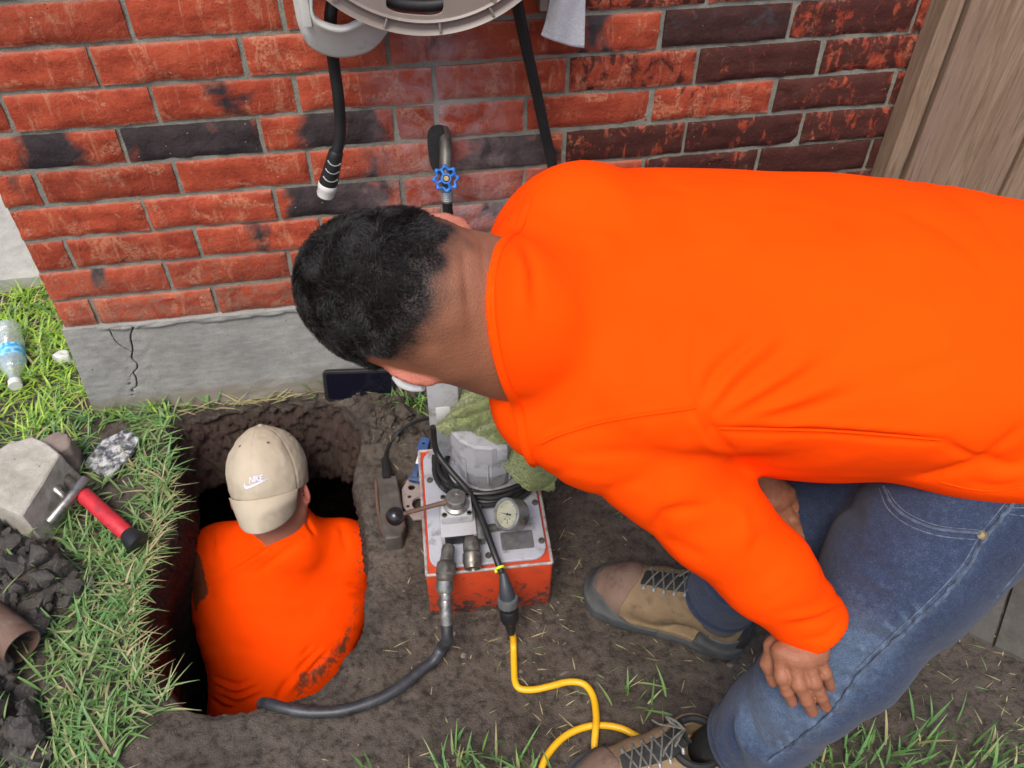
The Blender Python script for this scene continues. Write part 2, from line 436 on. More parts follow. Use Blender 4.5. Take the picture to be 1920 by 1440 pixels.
def m_concrete(name='poured concrete', a=(0.20, 0.20, 0.188), b=(0.34, 0.34, 0.32), stain=True, sc=9):
    k = NT(name); P = k.pos(); n = k.noise(P, sc, 8, 0.66, 0.3); f = k.noise(P, 260, 4, 0.7)
    c = k.ramp(n, (0.3, a), (0.7, b)); c = k.mix(k.ramp(f, (0.3, 0.45), (0.48, 0)), c, tuple(x * .55 for x in a))
    pit = k.ramp(k.vor(P, 38, rnd=1), (0.04, 1), (0.085, 0)); pit = k.math('MULTIPLY', pit, k.ramp(k.noise(P, 23, 1), (0.52, 0), (0.56, 1)))
    c = k.mix(pit, c, (0.04, 0.036, 0.03))
    if stain:
        z = k.sep(P)[2]; w = k.math('ADD', z, k.math('MULTIPLY', k.noise(P, 14, 4), -0.07))
        c = k.mix(k.ramp(w, (-0.03, 0.6), (0.03, 0)), c, (0.19, 0.16, 0.10))
        cr_ = k.attr('crack'); c = k.mix(cr_, c, (0.035, 0.03, 0.026))
        c = k.mix(k.math('MULTIPLY', k.ramp(k.noise(k.map(P, (3, 3, 14)), 2.0, 5, .6), (.52, 0), (.7, 1)), 0.35), c, (0.38, 0.37, 0.35))
    return k.fin(c, 0.85, 0, k.bump(k.math('SUBTRACT', k.math('ADD', n, k.math('MULTIPLY', f, 0.5)), pit), 0.5, 0.003), 0.25)
MB_, MM_, MC_ = m_brick(), m_mortar(), m_concrete()

wall = empty('house_wall', (1.26, 0.1, 0.0))
tag(wall, 'red brick house wall with dark burnt bricks on grey concrete footing', 'house wall')
def brick_mesh(L, H, seed, D=0.06):
    """one rock-faced brick: front (-y) chipped and wavy"""
    nx, nz = max(6, int(L / 0.011)), 8
    x = np.linspace(-L / 2, L / 2, nx); z = np.linspace(-H / 2, H / 2, nz); X, Zz = np.meshgrid(x, z, indexing='ij')
    p = np.stack([X, Zz, np.full_like(X, seed * 3.1)], -1)
    face = -0.0005 - 0.0032 * np.abs(fbm(p * 17, seed, 3)) - 0.0022 * fbm(p * 42, seed + 5, 3)
    ridge = fbm(p * np.array([9, 26, 1]), seed + 9, 2); face -= 0.0030 * np.clip(1 - np.abs(ridge) * 6, 0, 1)
    ed = np.minimum(np.minimum(X + L / 2, L / 2 - X), np.minimum(Zz + H / 2, H / 2 - Zz)); face += 0.0042 * np.exp(-ed / 0.0013)
    jx = 0.0010 * fbm(p * 60, seed + 2, 2); jz = 0.0012 * fbm(p * 50, seed + 3, 3)
    V = np.stack([X + jx, face, Zz + jz], -1).reshape(-1, 3); f = gridf(nx, nz).tolist(); k = len(V)
    ring = [i * nz for i in range(nx)] + [(nx - 1) * nz + j for j in range(1, nz)] + [i * nz + nz - 1 for i in range(nx - 2, -1, -1)] + [j for j in range(nz - 2, 0, -1)]
    B = V[ring].copy(); B[:, 1] = D; n = len(ring)
    f += [[ring[i], k + i, k + (i + 1) % n, ring[(i + 1) % n]] for i in range(n)]
    me = npmesh('brick', np.concatenate([V, B]), f); me.materials.append(MB_); me.shade_smooth(); me.set_sharp_from_angle(angle=rad(50)); return me
FULL = [brick_mesh(BR_L - JT, ROW_H - JT, 20 + i) for i in range(14)]
def place_brick(xa, xb, r, me=None, burn=0.0, fleck=0.0):
    L = xb - xa - JT
    if me is None: me = brick_mesh(L, ROW_H - JT, random.randint(100, 400))
    o = bpy.data.objects.new('brick', me); COL.objects.link(o); o.parent = wall
    o.location = ((xa + xb) / 2 + random.uniform(-.0012, .0012), random.uniform(-0.0022, 0.0012), ROW0 + r * ROW_H + random.uniform(-.001, .001))
    o.rotation_euler = (random.uniform(-.012, .012), random.uniform(-.004, .004), random.uniform(-.01, .01))
    o['burn'] = float(burn); o['fleck'] = float(fleck)
BURN = {(5, 0): 0.75, (5, 1): 1.0, (5, 2): 0.8, (3, 2): 0.85, (4, 3): 0.55, (4, 4): 0.9, (4, 5): 0.0, (7, 4): 0.65, (7, 3): 0.5, (7, 5): 1.0, (2, 4): 0.7, (2, 5): 0.5, (8, 4): 0.55}
for r in range(-0, 13):
    edges = [X_L]
    j = (0.0 if r % 2 == 0 else 0.174)
    if r == 0: j = 0.0
    while j < X_R: edges.append(j); j += BR_L
    edges.append(X_R)
    if r == 5:
        edges = sorted(edges + [0.762])
        edges = [e for e in edges if abs(e - (0.174 + BR_L * 3)) > 1e-3 or True]
    for i in range(len(edges) - 1):
        a, b = edges[i], edges[i + 1]
        if b - a < 0.03: continue
        full = abs(b - a - BR_L) < 0.003
        xm = (a + b) / 2; fl = 0.0
        if xm > 1.08:
            t = min(1.0, (xm - 0.98) / 0.30); fl = max(0.0, random.uniform(0.6, 1.2) * t)
            if r <= 5: fl = max(fl, 0.95)
        bu = BURN.get((r, i), 0.0 if random.random() < .9 or xm > 1.2 else 0.45)
        if (r, i) in ((5, 6),): fl = 0.15
        if (r, i) == (8, 6) or (r, i) == (7, 7): fl = 0.45
        place_brick(a, b, r, random.choice(FULL) if full else None, bu, fl)
# mortar bed behind the bricks: a real recessed sheet with a rough surface
nx, nz = 300, 120
x = np.linspace(X_L + 0.004, X_R, nx); z = np.linspace(ROW0 - ROW_H / 2 - 0.002, ROW0 + 12.5 * ROW_H, nz); Xg, Zg = np.meshgrid(x, z, indexing='ij')
pp = np.stack([Xg, Zg, Zg * 0], -1); yy = 0.0048 + 0.0018 * fbm(pp * 90, 3, 3) + 0.0012 * fbm(pp * 15, 4, 2)
vv = np.stack([Xg, yy, Zg], -1).reshape(-1, 3); ff = gridf(nx, nz)
mo = obj('mortar', vv, ff, MM_, wall)
md = MB().box((X_L + 0.004, 0.008, ROW0 - ROW_H / 2), (X_R, 0.24, ROW0 + 12.5 * ROW_H)).build('wall_core', MM_, wall, False)
# the side of the house going back from the corner: courses of bricks with real depth
for r in range(13):
    y = 0.062 if r % 2 == 0 else 0.0615
    for c in range(9):
        y2 = y + (0.17 if (r % 2 and c == 0) else 0.254)
        me = brick_mesh(y2 - y - JT, ROW_H - JT, random.randint(100, 400), 0.03)
        o = bpy.data.objects.new('brick', me); COL.objects.link(o); o.parent = wall
        o.location = (X_L + 0.003, (y + y2) / 2, ROW0 + r * ROW_H); o.rotation_euler = (0, 0, -math.pi / 2); o['burn'] = 0.0; o['fleck'] = 0.0
        y = y2
MB().box((X_L + 0.012, 0.03, ROW0 - ROW_H / 2), (X_L + 0.2, 2.3, ROW0 + 12.5 * ROW_H)).build('wall_core', MM_, wall, False)
# concrete footing with its cracks
FT = ROW0 - ROW_H / 2 + 0.003
cracks = [[tuple(wy(u, v, -.006)[[0, 2]]) for u, v in c] for c in ([(251, 612), (245, 632), (249, 655), (247, 672), (256, 682), (257, 692), (250, 700), (255, 710), (256, 725), (248, 731), (249, 742)], [(205, 618), (217, 640), (232, 652), (247, 661)], [(247, 702), (242, 714), (243, 726)])]
cracks_old = [[(0.083, 0.262), (0.080, 0.244), (0.086, 0.206), (0.086, 0.185), (0.0915, 0.168), (0.092, 0.155), (0.084, 0.146), (0.088, 0.128), (0.0905, 0.11), (0.090, 0.09), (0.0855, 0.076), (0.092, 0.05)],
          [(0.044, 0.255), (0.052, 0.234), (0.066, 0.214), (0.085, 0.197)], [(0.078, 0.125), (0.074, 0.11), (0.078, 0.095), (0.081, 0.08)]]
cracks = [[tuple(q) for q in cr(c, 6)] for c in cracks]
xs = np.concatenate([np.linspace(X_L - 0.001, 0.015, 24)[:-1], np.linspace(0.015, 0.085, 60), np.linspace(0.085, 2.6, 260)[1:]])
zs = np.concatenate([np.linspace(-0.19, 0.03, 40)[:-1], np.linspace(0.03, FT, 110)])
Xg, Zg = np.meshgrid(xs, zs, indexing='ij')
pp = np.stack([Xg, Zg, Zg * 0 + 5], -1)
yy = -0.006 + 0.0024 * fbm(pp * 7, 31, 3) + 0.0016 * fbm(pp * 60, 32, 4, .6) + 0.0 * Xg
top = FT - Zg; lip = sstep(0.012, 0.0, top - 0.004 - 0.010 * np.clip(fbm(np.stack([Xg, 0 * Xg, 0 * Xg], -1) * 22, 35, 3) + .35, 0, 1)); yy = yy - 0.0055 * lip * sstep(-0.02, 0.02, Xg) * (1 - 0.4 * vnoise(pp * 120, 5))
cd = np.full(Xg.shape, 9.0); wdt = np.zeros(Xg.shape)
for c, wd in zip(cracks, (0.0013, 0.0007, 0.0005)):
    for a, b in zip(c[:-1], c[1:]):
        a = np.array(a); b = np.array(b); ab = b - a; q = np.stack([Xg, Zg], -1) - a; t = np.clip(q @ ab / (ab @ ab), 0, 1)
        d = np.linalg.norm(q - t[..., None] * ab, axis=-1) / wd; cd = np.minimum(cd, d)
ck = sstep(1.5, 0.7, cd); yy = yy + 0.005 * ck
xo = -0.0 * Xg - np.where(Xg < X_L + .03, (FT - Zg) * 0.075, 0)
vv = np.stack([Xg + xo, yy, Zg], -1).reshape(-1, 3); nv = len(vv)
fo = obj('foundation', np.concatenate([vv, vv[:len(zs)] + [0, 2.4, 0], vv[len(zs) - 1::len(zs)] * [1, 0, 1] + [0, 0.05, 0]]),
         gridf(len(xs), len(zs)).tolist() + [[j, nv + j, nv + j + 1, j + 1] for j in range(len(zs) - 1)] +
         [[i * len(zs) + len(zs) - 1, (i + 1) * len(zs) + len(zs) - 1, nv + len(zs) + i + 1, nv + len(zs) + i] for i in range(len(xs) - 1)], MC_, wall)
fo.data.set_sharp_from_angle(angle=rad(55))
at_ = fo.data.attributes.new('crack', 'FLOAT', 'POINT'); at_.data.foreach_set('value', np.concatenate([ck.ravel(), np.zeros(len(fo.data.vertices) - nv)]).astype(np.float32))
settle(wall)

# ============================================================ GROUND with the dug pit
RIM = np.array([(0.075, -0.10), (0.10, -0.035), (0.178, -0.018), (0.304, -0.016), (0.433, -0.018), (0.505, -0.07), (0.535, -0.16), (0.517, -0.264), (0.526, -0.355), (0.535, -0.442), (0.536, -0.522), (0.527, -0.584), (0.515, -0.677), (0.474, -0.732), (0.438, -0.775), (0.394, -0.793), (0.341, -0.801), (0.274, -0.806), (0.227, -0.803), (0.182, -0.779), (0.134, -0.73), (0.093, -0.674), (0.071, -0.603), (0.069, -0.513), (0.087, -0.414), (0.105, -0.307), (0.098, -0.187)])
RC = np.array([0.31, -0.43])
NTH = 720
th = np.arange(NTH) * 2 * np.pi / NTH
rp = cr(RIM, 10, True); ta = np.arctan2(rp[:, 1] - RC[1], rp[:, 0] - RC[0]) % (2 * np.pi); rr = np.linalg.norm(rp - RC, axis=1); oo = np.argsort(ta)
rim_r = np.interp(th, ta[oo], rr[oo], period=2 * np.pi)
cs = np.stack([np.cos(th), np.sin(th), 0 * th], -1)
rim_r = rim_r + 0.0045 * fbm(cs * 5, 41, 3) + 0.002 * vnoise(cs * 28, 43)
def inpoly(P, poly):
    x, y = P[..., 0], P[..., 1]; c = np.zeros(x.shape, bool); n = len(poly); j = n - 1
    for i in range(n):
        xi, yi = poly[i][0], poly[i][1]; xj, yj = poly[j][0], poly[j][1]
        c ^= ((yi > y) != (yj > y)) & (x < (xj - xi) * (y - yi) / (yj - yi + 1e-12) + xi); j = i
    return c
def pdist(P, line):
    d = np.full(P.shape[:-1], 9.0)
    for a, b in zip(line[:-1], line[1:]):
        a = np.asarray(a)[:2]; b = np.asarray(b)[:2]; ab = b - a; q = P[..., :2] - a; t = np.clip(q @ ab / (ab @ ab + 1e-12), 0, 1)
        d = np.minimum(d, np.linalg.norm(q - t[..., None] * ab, axis=-1))
    return d
def rim_dist(P):
    q = P[..., :2] - RC; a = np.arctan2(q[..., 1], q[..., 0]) % (2 * np.pi); return np.linalg.norm(q, axis=-1) - np.interp(a, np.append(th, 2 * np.pi), np.append(rim_r, rim_r[0]))
G = lambda *px: np.array([gz(u, v)[:2] for u, v in px])
LAWN = np.concatenate([G((335, 760), (345, 800), (330, 900), (318, 960), (300, 1040), (275, 1100), (258, 1170), (262, 1250), (285, 1330), (230, 1380), (215, 1440)), np.array([(0.05, -1.2), (-3.5, -1.2), (-3.5, 1.2), (-0.08, 1.2), (-0.08, -0.0)])])
PILE1 = G((0, 985), (70, 985), (125, 1040), (165, 1090), (150, 1130), (100, 1165), (80, 1200), (90, 1240), (0, 1250))
PILE2 = G((0, 1235), (85, 1255), (60, 1300), (90, 1350), (110, 1390), (90, 1440), (0, 1440))
PILE1 = np.concatenate([PILE1, [(-0.5, -0.56), (-0.5, -0.3)]]); PILE2 = np.concatenate([PILE2, [(-0.4, -0.9), (-0.4, -0.65)]])
def ground_z(P):
    p = np.concatenate([P[..., :2], 0 * P[..., :1]], -1)
    z = 0.009 * fbm(p * 6, 51, 3) + 0.0075 * fbm(p * 22, 53, 4) + 0.0040 * np.abs(fbm(p * 70, 55, 3))
    lw = np.where(inpoly(P, LAWN), 1.0, 0.0); z = z + 0.006 * lw
    for Q, h, cx, cy in ((PILE1, 0.055, -0.2, -0.42), (PILE2, 0.05, -0.16, -0.78)):
        e = np.where(inpoly(P, Q), np.clip(pdist(P, list(Q) + [Q[0]]) / 0.07, 0, 1), 0); e = e * e * (3 - 2 * e)
        z = z + h * e + e * (0.016 * np.abs(fbm(p * 34, 57, 4)) + 0.010 * fbm(p * 90, 58, 3))
    # crumbly soil between the pit and the machine
    b = np.exp(-(((P[..., 0] - 0.56) / 0.09) ** 2 + ((P[..., 1] + 0.13) / 0.13) ** 2)); z = z + b * (0.012 + 0.016 * np.abs(fbm(p * 40, 60, 4)))
    z = z - 0.02 * np.exp(-(((P[..., 0] - 1.1) / 0.3) ** 2 + ((P[..., 1] + 0.72) / 0.2) ** 2)) * 0.4
    return z
# rings outwards
s_out = np.concatenate([[0, .0015, .004, .007], 0.007 + np.cumsum(np.linspace(0.0035, 0.0085, 190)), [1.4, 1.7, 2.2, 3, 5, 9, 20, 60]])
Ro = rim_r[:, None] + s_out[None]; P = np.stack([RC[0] + Ro * np.cos(th)[:, None], RC[1] + Ro * np.sin(th)[:, None]], -1)
Zo = ground_z(P) * sstep(12, 3, Ro); lipr = np.exp(-s_out / 0.006)[None]; Zo = Zo - 0.010 * lipr * (0.6 + 0.4 * fbm(cs * 9, 71, 2))[:, None]
vo = np.concatenate([P, Zo[..., None]], -1)
# the pit wall going down, dug under the footing at the back
NT_, DEPTH = 110, 1.25
t = np.linspace(0, 1, NT_ + 1)[1:] ** 1.7; dz = DEPTH * t
back = np.exp(-((((th - np.pi / 2 + np.pi) % (2 * np.pi)) - np.pi) / 0.62) ** 4)
pw = np.stack([np.cos(th)[:, None] * 3 + 0 * dz, np.sin(th)[:, None] * 3 + 0 * dz, np.repeat(dz[None] * 8, NTH, 0)], -1)
inn = 0.006 + 0.012 * (1 - np.exp(-dz / 0.03)) + 0.0 * dz
und = back[:, None] * (0.55 * sstep(0.21, 0.30, dz)[None]) - back[:, None] * 0.085 * (sstep(0.0, 0.20, dz))[None]
left = np.exp(-((((th - np.pi + np.pi) % (2 * np.pi)) - np.pi) / 0.7) ** 2)
und = und + left[:, None] * 0.06 * sstep(0.05, 0.35, dz)[None]
Rw = rim_r[:, None] - inn[None] + und + (0.012 * fbm(pw * 1.0, 81, 3) + 0.014 * np.abs(fbm(pw * 3.2, 83, 4)) * (0.35 + 0.65 * np.maximum(back, left * .4)[:, None]) + 0.012 * fbm(pw * 9, 85, 4, .65) + 0.040 * np.abs(fbm(pw * 4.5, 87, 4, .6)) * (.25 + .75 * back[:, None])) * sstep(0, .04, dz)[None]
Zw = Zo[:, :1] - dz[None] + 0.004 * fbm(pw * 6, 86, 3)
vw = np.stack([RC[0] + Rw * np.cos(th)[:, None], RC[1] + Rw * np.sin(th)[:, None], Zw], -1)
allv = np.concatenate([vw[:, ::-1], vo], 1); nr = allv.shape[1]
vv = allv.reshape(-1, 3); ff = gridf(NTH, nr, True, False); cidx = len(vv)
vv = np.concatenate([vv, [[RC[0], RC[1], -DEPTH]]])
me = npmesh('ground', vv, np.concatenate([ff, np.array([[i * nr, i * nr, (i + 1) % NTH * nr, cidx] for i in range(NTH)])[:, [1, 3, 2]].repeat(1, 0).tolist() and np.zeros((0, 4), int)]) if False else ff)
def m_soil():
    k = NT('damp clay soil'); P = k.pos(); n = k.noise(P, 7, 7, 0.66, 0.3); f = k.noise(P, 55, 6, 0.7); g = k.noise(P, 300, 3, 0.7)
    c = k.ramp(n, (0.26, (0.046, 0.036, 0.028)), (0.5, (0.086, 0.069, 0.055)), (0.74, (0.132, 0.109, 0.088)))
    c = k.mix(k.ramp(f, (0.36, 0.8), (0.52, 0)), c, (0.020, 0.015, 0.012)); c = k.mix(k.ramp(f, (0.56, 0), (0.72, 0.65)), c, (0.115, 0.095, 0.075))
    c = k.mix(k.ramp(g, (0.62, 0), (0.74, 0.6)), c, (0.17, 0.14, 0.11))
    # red clay in the pit's side
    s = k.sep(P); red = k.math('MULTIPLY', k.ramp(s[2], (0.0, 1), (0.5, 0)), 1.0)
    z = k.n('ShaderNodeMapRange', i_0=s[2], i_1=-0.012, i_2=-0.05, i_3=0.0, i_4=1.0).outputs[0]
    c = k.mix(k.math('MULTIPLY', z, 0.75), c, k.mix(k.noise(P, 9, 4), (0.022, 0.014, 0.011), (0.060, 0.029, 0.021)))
    fl = k.ramp(k.vor(P, 62), (0.05, 1), (0.08, 0)); fl = k.math('MULTIPLY', fl, k.ramp(k.noise(P, 31, 1), (0.54, 0), (0.6, 1)))
    c = k.mix(k.math('MULTIPLY', fl, 0.8), c, (0.36, 0.33, 0.28))
    h = k.math('ADD', k.math('MULTIPLY', f, 0.7), k.math('MULTIPLY', g, 0.3))
    return k.fin(c, k.ramp(n, (.3, .62), (.7, .9)), 0, k.bump(h, 1.0, 0.012), 0.3)
MSOIL = m_soil()
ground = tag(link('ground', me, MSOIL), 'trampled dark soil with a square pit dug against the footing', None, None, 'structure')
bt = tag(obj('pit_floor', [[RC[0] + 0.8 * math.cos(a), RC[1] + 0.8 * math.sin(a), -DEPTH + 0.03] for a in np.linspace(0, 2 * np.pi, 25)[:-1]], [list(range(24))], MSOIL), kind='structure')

# pale concrete slab behind the corner
MSLAB = m_concrete('pale rough concrete', (0.30, 0.30, 0.27), (0.44, 0.44, 0.40), False, 20)
nx, ny = 90, 60; xg, yg = np.meshgrid(np.linspace(-1.6, -0.105, nx), np.linspace(0.50, 1.9, ny), indexing='ij'); pp = np.stack([xg, yg, 0 * xg], -1)
zt = 0.052 + 0.0022 * fbm(pp * 38, 91, 3); e = sstep(.50, .512, yg); zt = zt - .006 * (1 - e)
sv = np.stack([xg, yg, zt], -1).reshape(-1, 3); k0 = len(sv); fr = np.stack([xg[:, 0], yg[:, 0] + .004, 0 * xg[:, 0] - .05], -1)
sl = obj('concrete_slab', np.concatenate([sv, fr]), gridf(nx, ny).tolist() + [[i * ny, k0 + i, k0 + i + 1, (i + 1) * ny] for i in range(nx - 1)], MSLAB)
sl.data.set_sharp_from_angle(angle=rad(50)); tag(sl, 'pale rough concrete slab edge behind the house corner', 'slab')

# ============================================================ FENCE BOARDS beside the wall
def m_wood():
    k = NT('weathered cedar'); ob = k.coord('Object'); r = k.math('MULTIPLY', k.n('ShaderNodeObjectInfo').outputs['Random'], 9.0)
    v = k.n('ShaderNodeVectorMath', operation='ADD', i_0=ob, i_1=k.n('ShaderNodeCombineXYZ', i_0=r, i_1=r, i_2=r).outputs[0]).outputs[0]
    g = k.noise(k.map(v, (34, 34, 2.4)), 1.5, 7, 0.66, 1.6); g2 = k.noise(k.map(v, (150, 150, 4)), 1.5, 5, 0.7, 0.6); b = k.noise(k.map(v, (9, 9, 1.2)), 1.4, 3)
    c = k.ramp(g, (0.3, (0.16, 0.10, 0.064)), (0.52, (0.255, 0.172, 0.115)), (0.72, (0.34, 0.25, 0.18)))
    c = k.mix(k.ramp(b, (0.48, 0), (0.72, 0.75)), c, (0.24, 0.155, 0.12)); c = k.mix(k.ramp(b, (0.25, 0.55), (0.42, 0)), c, (0.17, 0.15, 0.09))
    c = k.mix(k.ramp(g2, (0.30, 0.85), (0.44, 0)), c, (0.055, 0.042, 0.026)); c = k.mix(k.ramp(g2, (0.62, 0), (0.8, 0.5)), c, (0.34, 0.30, 0.23))
    return k.fin(c, 0.8, 0, k.bump(k.math('ADD', g, g2), 0.55, 0.003), 0.25)
MW = m_wood()
fence = empty('wooden_fence', (2.05, -0.04, 0.0)); tag(fence, 'weathered wooden fence boards standing beside the brick wall', 'fence')
def board(name, x0, x1, y0, y1, z0=0.03, z1=1.75):
    nz = 60; zz = np.linspace(z0, z1, nz); sec = [(x0, y0 + .003), (x0 + .003, y0), ((x0 + x1) / 2, y0), (x1 - .003, y0), (x1, y0 + .003), (x1, y1), (x0, y1)]
    V = np.array([[x + 0.0016 * vnoise(np.array([x * 9, y * 9, z_ * 3]), 5), y + .0012 * vnoise(np.array([x * 40, 3., z_ * 4]), 6), z_] for z_ in zz for x, y in sec]); n = len(sec)
    f = gridf(nz, n, False, True).tolist() + [list(range(n)), [(nz - 1) * n + q for q in range(n)][::-1]]
    c = np.array([(x0 + x1) / 2, (y0 + y1) / 2, 0]); o = obj(name, V - c, f, MW, fence); o.location = c; o.data.set_sharp_from_angle(angle=rad(30)); return o
board('fence_post', 1.714, 1.753, -0.055, -0.004, -0.1)
for i in range(3): board('fence_board', 1.764 + i * 0.252, 1.764 + i * 0.252 + 0.244, -0.058 - 0.002 * (i % 2), -0.036)
for z_ in (0.35, 1.0, 1.55):
    o = MB().box((1.752, -0.034, z_ - .04), (2.52, -0.004, z_ + .04), None, .003).build('fence_rail', MW, fence)
settle(fence)

# ============================================================ PAVERS at the right
MPAV = m_concrete('dark paving stone', (0.060, 0.056, 0.048), (0.105, 0.098, 0.086), False, 24)
path = empty('paved_path', (1.9, -0.8, 0)); tag(path, None, None, None, 'structure')
pa, pb = gz(1780, 1175)[:2], gz(1920, 1245)[:2]; ex = unit(pb - pa); ey = np.array([-ex[1], ex[0]])
if ey @ np.array([1, 1]) < 0: ey = -ey
for i in range(-4, 6):
    for j in range(5):
        w, h = 0.115, 0.21; o_ = pa + ex * (0.022 + i * w + (0.05 if j % 2 else 0)) + ey * (j * h)
        bmv = MB().box((-w / 2 + .0022, -h / 2 + .0022, -0.05), (w / 2 - .0022, h / 2 - .0022, 0.0), None, .004)
        ob = bmv.build('paving_stone', MPAV, path); ob.location = (*(o_ + ey * h / 2), 0.010 + random.uniform(-.0015, .0015)); ob.rotation_euler = (random.uniform(-.01, .01), random.uniform(-.01, .01), math.atan2(ex[1], ex[0]))
settle(path)

# ============================================================ GRASS, STRAW, CLODS
def blades(name, pts, n_seg, Lr, Wr, lean, tint, mat, bend=0.6, az=None):
    n = len(pts); L = RNG.uniform(*Lr, n); W = RNG.uniform(*Wr, n); A = RNG.uniform(0, 2 * np.pi, n) if az is None else az
    le = RNG.uniform(*lean, n); bd = RNG.uniform(0.2, 1.0, n) * bend; tw = RNG.uniform(-.7, .7, n)
    V = np.zeros((n, n_seg + 1, 3, 3)); pos = pts.copy(); d = np.stack([np.cos(A), np.sin(A)], -1); sd_ = np.stack([-np.sin(A + tw), np.cos(A + tw), 0 * A], -1)
    for s in range(n_seg + 1):
        t = s / n_seg; w = W * (1 - t ** 1.8) * (0.55 + 0.9 * min(t * 3, 1) * (1 - .5 * t)) + 0.0002
        V[:, s, 0] = pos - sd_ * w[:, None] / 2; V[:, s, 1] = pos - np.array([0, 0, 1]) * (w * 0.18)[:, None]; V[:, s, 2] = pos + sd_ * w[:, None] / 2
        ang = le + bd * t * 1.6; st = L / n_seg
        pos = pos + np.stack([d[:, 0] * np.sin(ang) * st, d[:, 1] * np.sin(ang) * st, np.cos(ang) * st], -1)
        lo = pts[:, 2] + 0.001; pos[:, 2] = np.maximum(pos[:, 2], lo)
    vs = V.reshape(-1, 3); k = (n_seg + 1) * 3
    base = (np.arange(n) * k)[:, None, None]
    q = np.array([[s * 3 + c, s * 3 + c + 1, s * 3 + c + 4, s * 3 + c + 3] for s in range(n_seg) for c in (0, 1)])[None]
    me = npmesh(name, vs, (base + q).reshape(-1, 4)); me.materials.append(mat)
    a = me.attributes.new('tint', 'FLOAT', 'POINT'); a.data.foreach_set('value', np.repeat(tint, k).astype(np.float32))
    o = link(name, me); return o
def m_grass():
    k = NT('grass blade'); t = k.attr('tint'); P = k.pos(); n = k.noise(P, 60, 3)
    c = k.ramp(k.math('ADD', t, k.math('MULTIPLY', k.math('SUBTRACT', n, .5), .12)), (0.0, (0.46, 0.38, 0.22)), (0.16, (0.36, 0.33, 0.16)), (0.28, (0.25, 0.33, 0.13)), (0.5, (0.17, 0.31, 0.09)), (0.7, (0.11, 0.25, 0.085)), (0.85, (0.28, 0.48, 0.06)), (1.0, (0.44, 0.62, 0.07)))
    k.fin(c, 0.45, 0, None, 0.45)
    tr = k.n('ShaderNodeBsdfTranslucent', i_Color=c); mx = k.n('ShaderNodeMixShader', i_0=0.25); k.t.links.new(k.p.outputs[0], mx.inputs[1]); k.t.links.new(tr.outputs[0], mx.inputs[2]); k.t.links.new(mx.outputs[0], k.o.inputs[0]); return k.m
MG = m_grass()
def scatter(poly, n, bbox=None):
    poly = np.asarray(poly); lo, hi = poly[:, :2].min(0), poly[:, :2].max(0); out = []
    while len(out) < n:
        q = RNG.uniform(lo, hi, (n * 3, 2)); q = q[inpoly(q, poly)]; out += q.tolist()
    return np.array(out[:n])
def onground(q): return np.concatenate([q, ground_z(q)[:, None]], 1)
VIS = np.array([(-1.3, 0.50), (-0.6, 0.52), (-0.08, 0.50), (-0.08, 0.0), (0.07, -0.01), *G((345, 800), (330, 900), (318, 960), (300, 1040), (275, 1100), (258, 1170), (262, 1250), (285, 1330), (240, 1380), (225, 1440)), (0.04, -1.0), (0.0, -1.25), (-0.6, -1.35), (-1.35, -1.2)])
q = scatter(VIS, 41000); q = q[rim_dist(q) > 0.002]
nz_ = vnoise(np.concatenate([q * 14, 0 * q[:, :1]], 1), 7); inp = inpoly(q, PILE1) | inpoly(q, PILE2)
keep = (RNG.random(len(q)) < np.clip(0.72 + 0.75 * nz_, 0.08, 1)) & (~inp | (RNG.random(len(q)) < 0.03)); q = q[keep]; q = q[~inpoly(q, G((228, 800), (256, 806), (272, 822), (240, 868), (205, 905), (185, 895), (148, 872), (185, 822))) & (pdist(q, G((120, 940), (160, 915), (262, 1018))) > .020)]
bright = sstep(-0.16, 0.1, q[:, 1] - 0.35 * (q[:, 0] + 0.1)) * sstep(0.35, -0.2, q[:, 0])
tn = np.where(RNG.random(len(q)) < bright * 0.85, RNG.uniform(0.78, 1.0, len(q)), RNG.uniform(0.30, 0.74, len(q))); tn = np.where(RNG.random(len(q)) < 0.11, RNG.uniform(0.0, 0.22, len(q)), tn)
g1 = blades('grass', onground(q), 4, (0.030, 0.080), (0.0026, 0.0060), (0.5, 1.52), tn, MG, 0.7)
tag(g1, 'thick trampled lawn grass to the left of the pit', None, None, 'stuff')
# front tufts, wall-foot tufts and sparse blades in the trampled soil
def tuft(cx, cy, n, spread): return np.array([cx, cy]) + RNG.normal(0, spread, (n, 2))
T = [tuft(*gz(u, v)[:2], n, s) for u, v, n, s in ((860, 1430, 18, .018), (925, 1440, 26, .02), (985, 1445, 20, .02), (820, 1445, 10, .02), (690, 1440, 5, .015), (1420, 1445, 14, .02), (1500, 1440, 26, .03), (1580, 1435, 34, .03), (1660, 1432, 40, .03), (1740, 1428, 40, .035), (1820, 1425, 40, .035), (1900, 1430, 36, .035), (1690, 1395, 6, .02), (1290, 1440, 5, .01))]
q = np.concatenate(T); g2 = blades('grass', onground(q), 4, (0.035, 0.085), (0.003, 0.006), (0.05, 0.6), np.where(RNG.random(len(q)) < .2, RNG.uniform(.05, .3, len(q)), RNG.uniform(0.50, 0.76, len(q))), MG, 0.5)
tag(g2, 'upright green grass tufts along the near edge of the soil', None, None, 'stuff')
T = [tuft(*gz(u, v)[:2], n, s) for u, v, n, s in ((300, 755, 26, .012), (345, 760, 16, .012), (235, 760, 26, .016), (400, 762, 8, .015), (770, 760, 26, .016), (740, 745, 14, .012), (800, 765, 14, .012), (1130, 1135, 14, .007), (1185, 1310, 7, .02), (1230, 1330, 6, .015), (520, 750, 5, .02), (600, 742, 4, .02))]
q = np.concatenate(T); q[:, 1] = np.minimum(q[:, 1], -0.012); q = q[rim_dist(q) > 0.0]
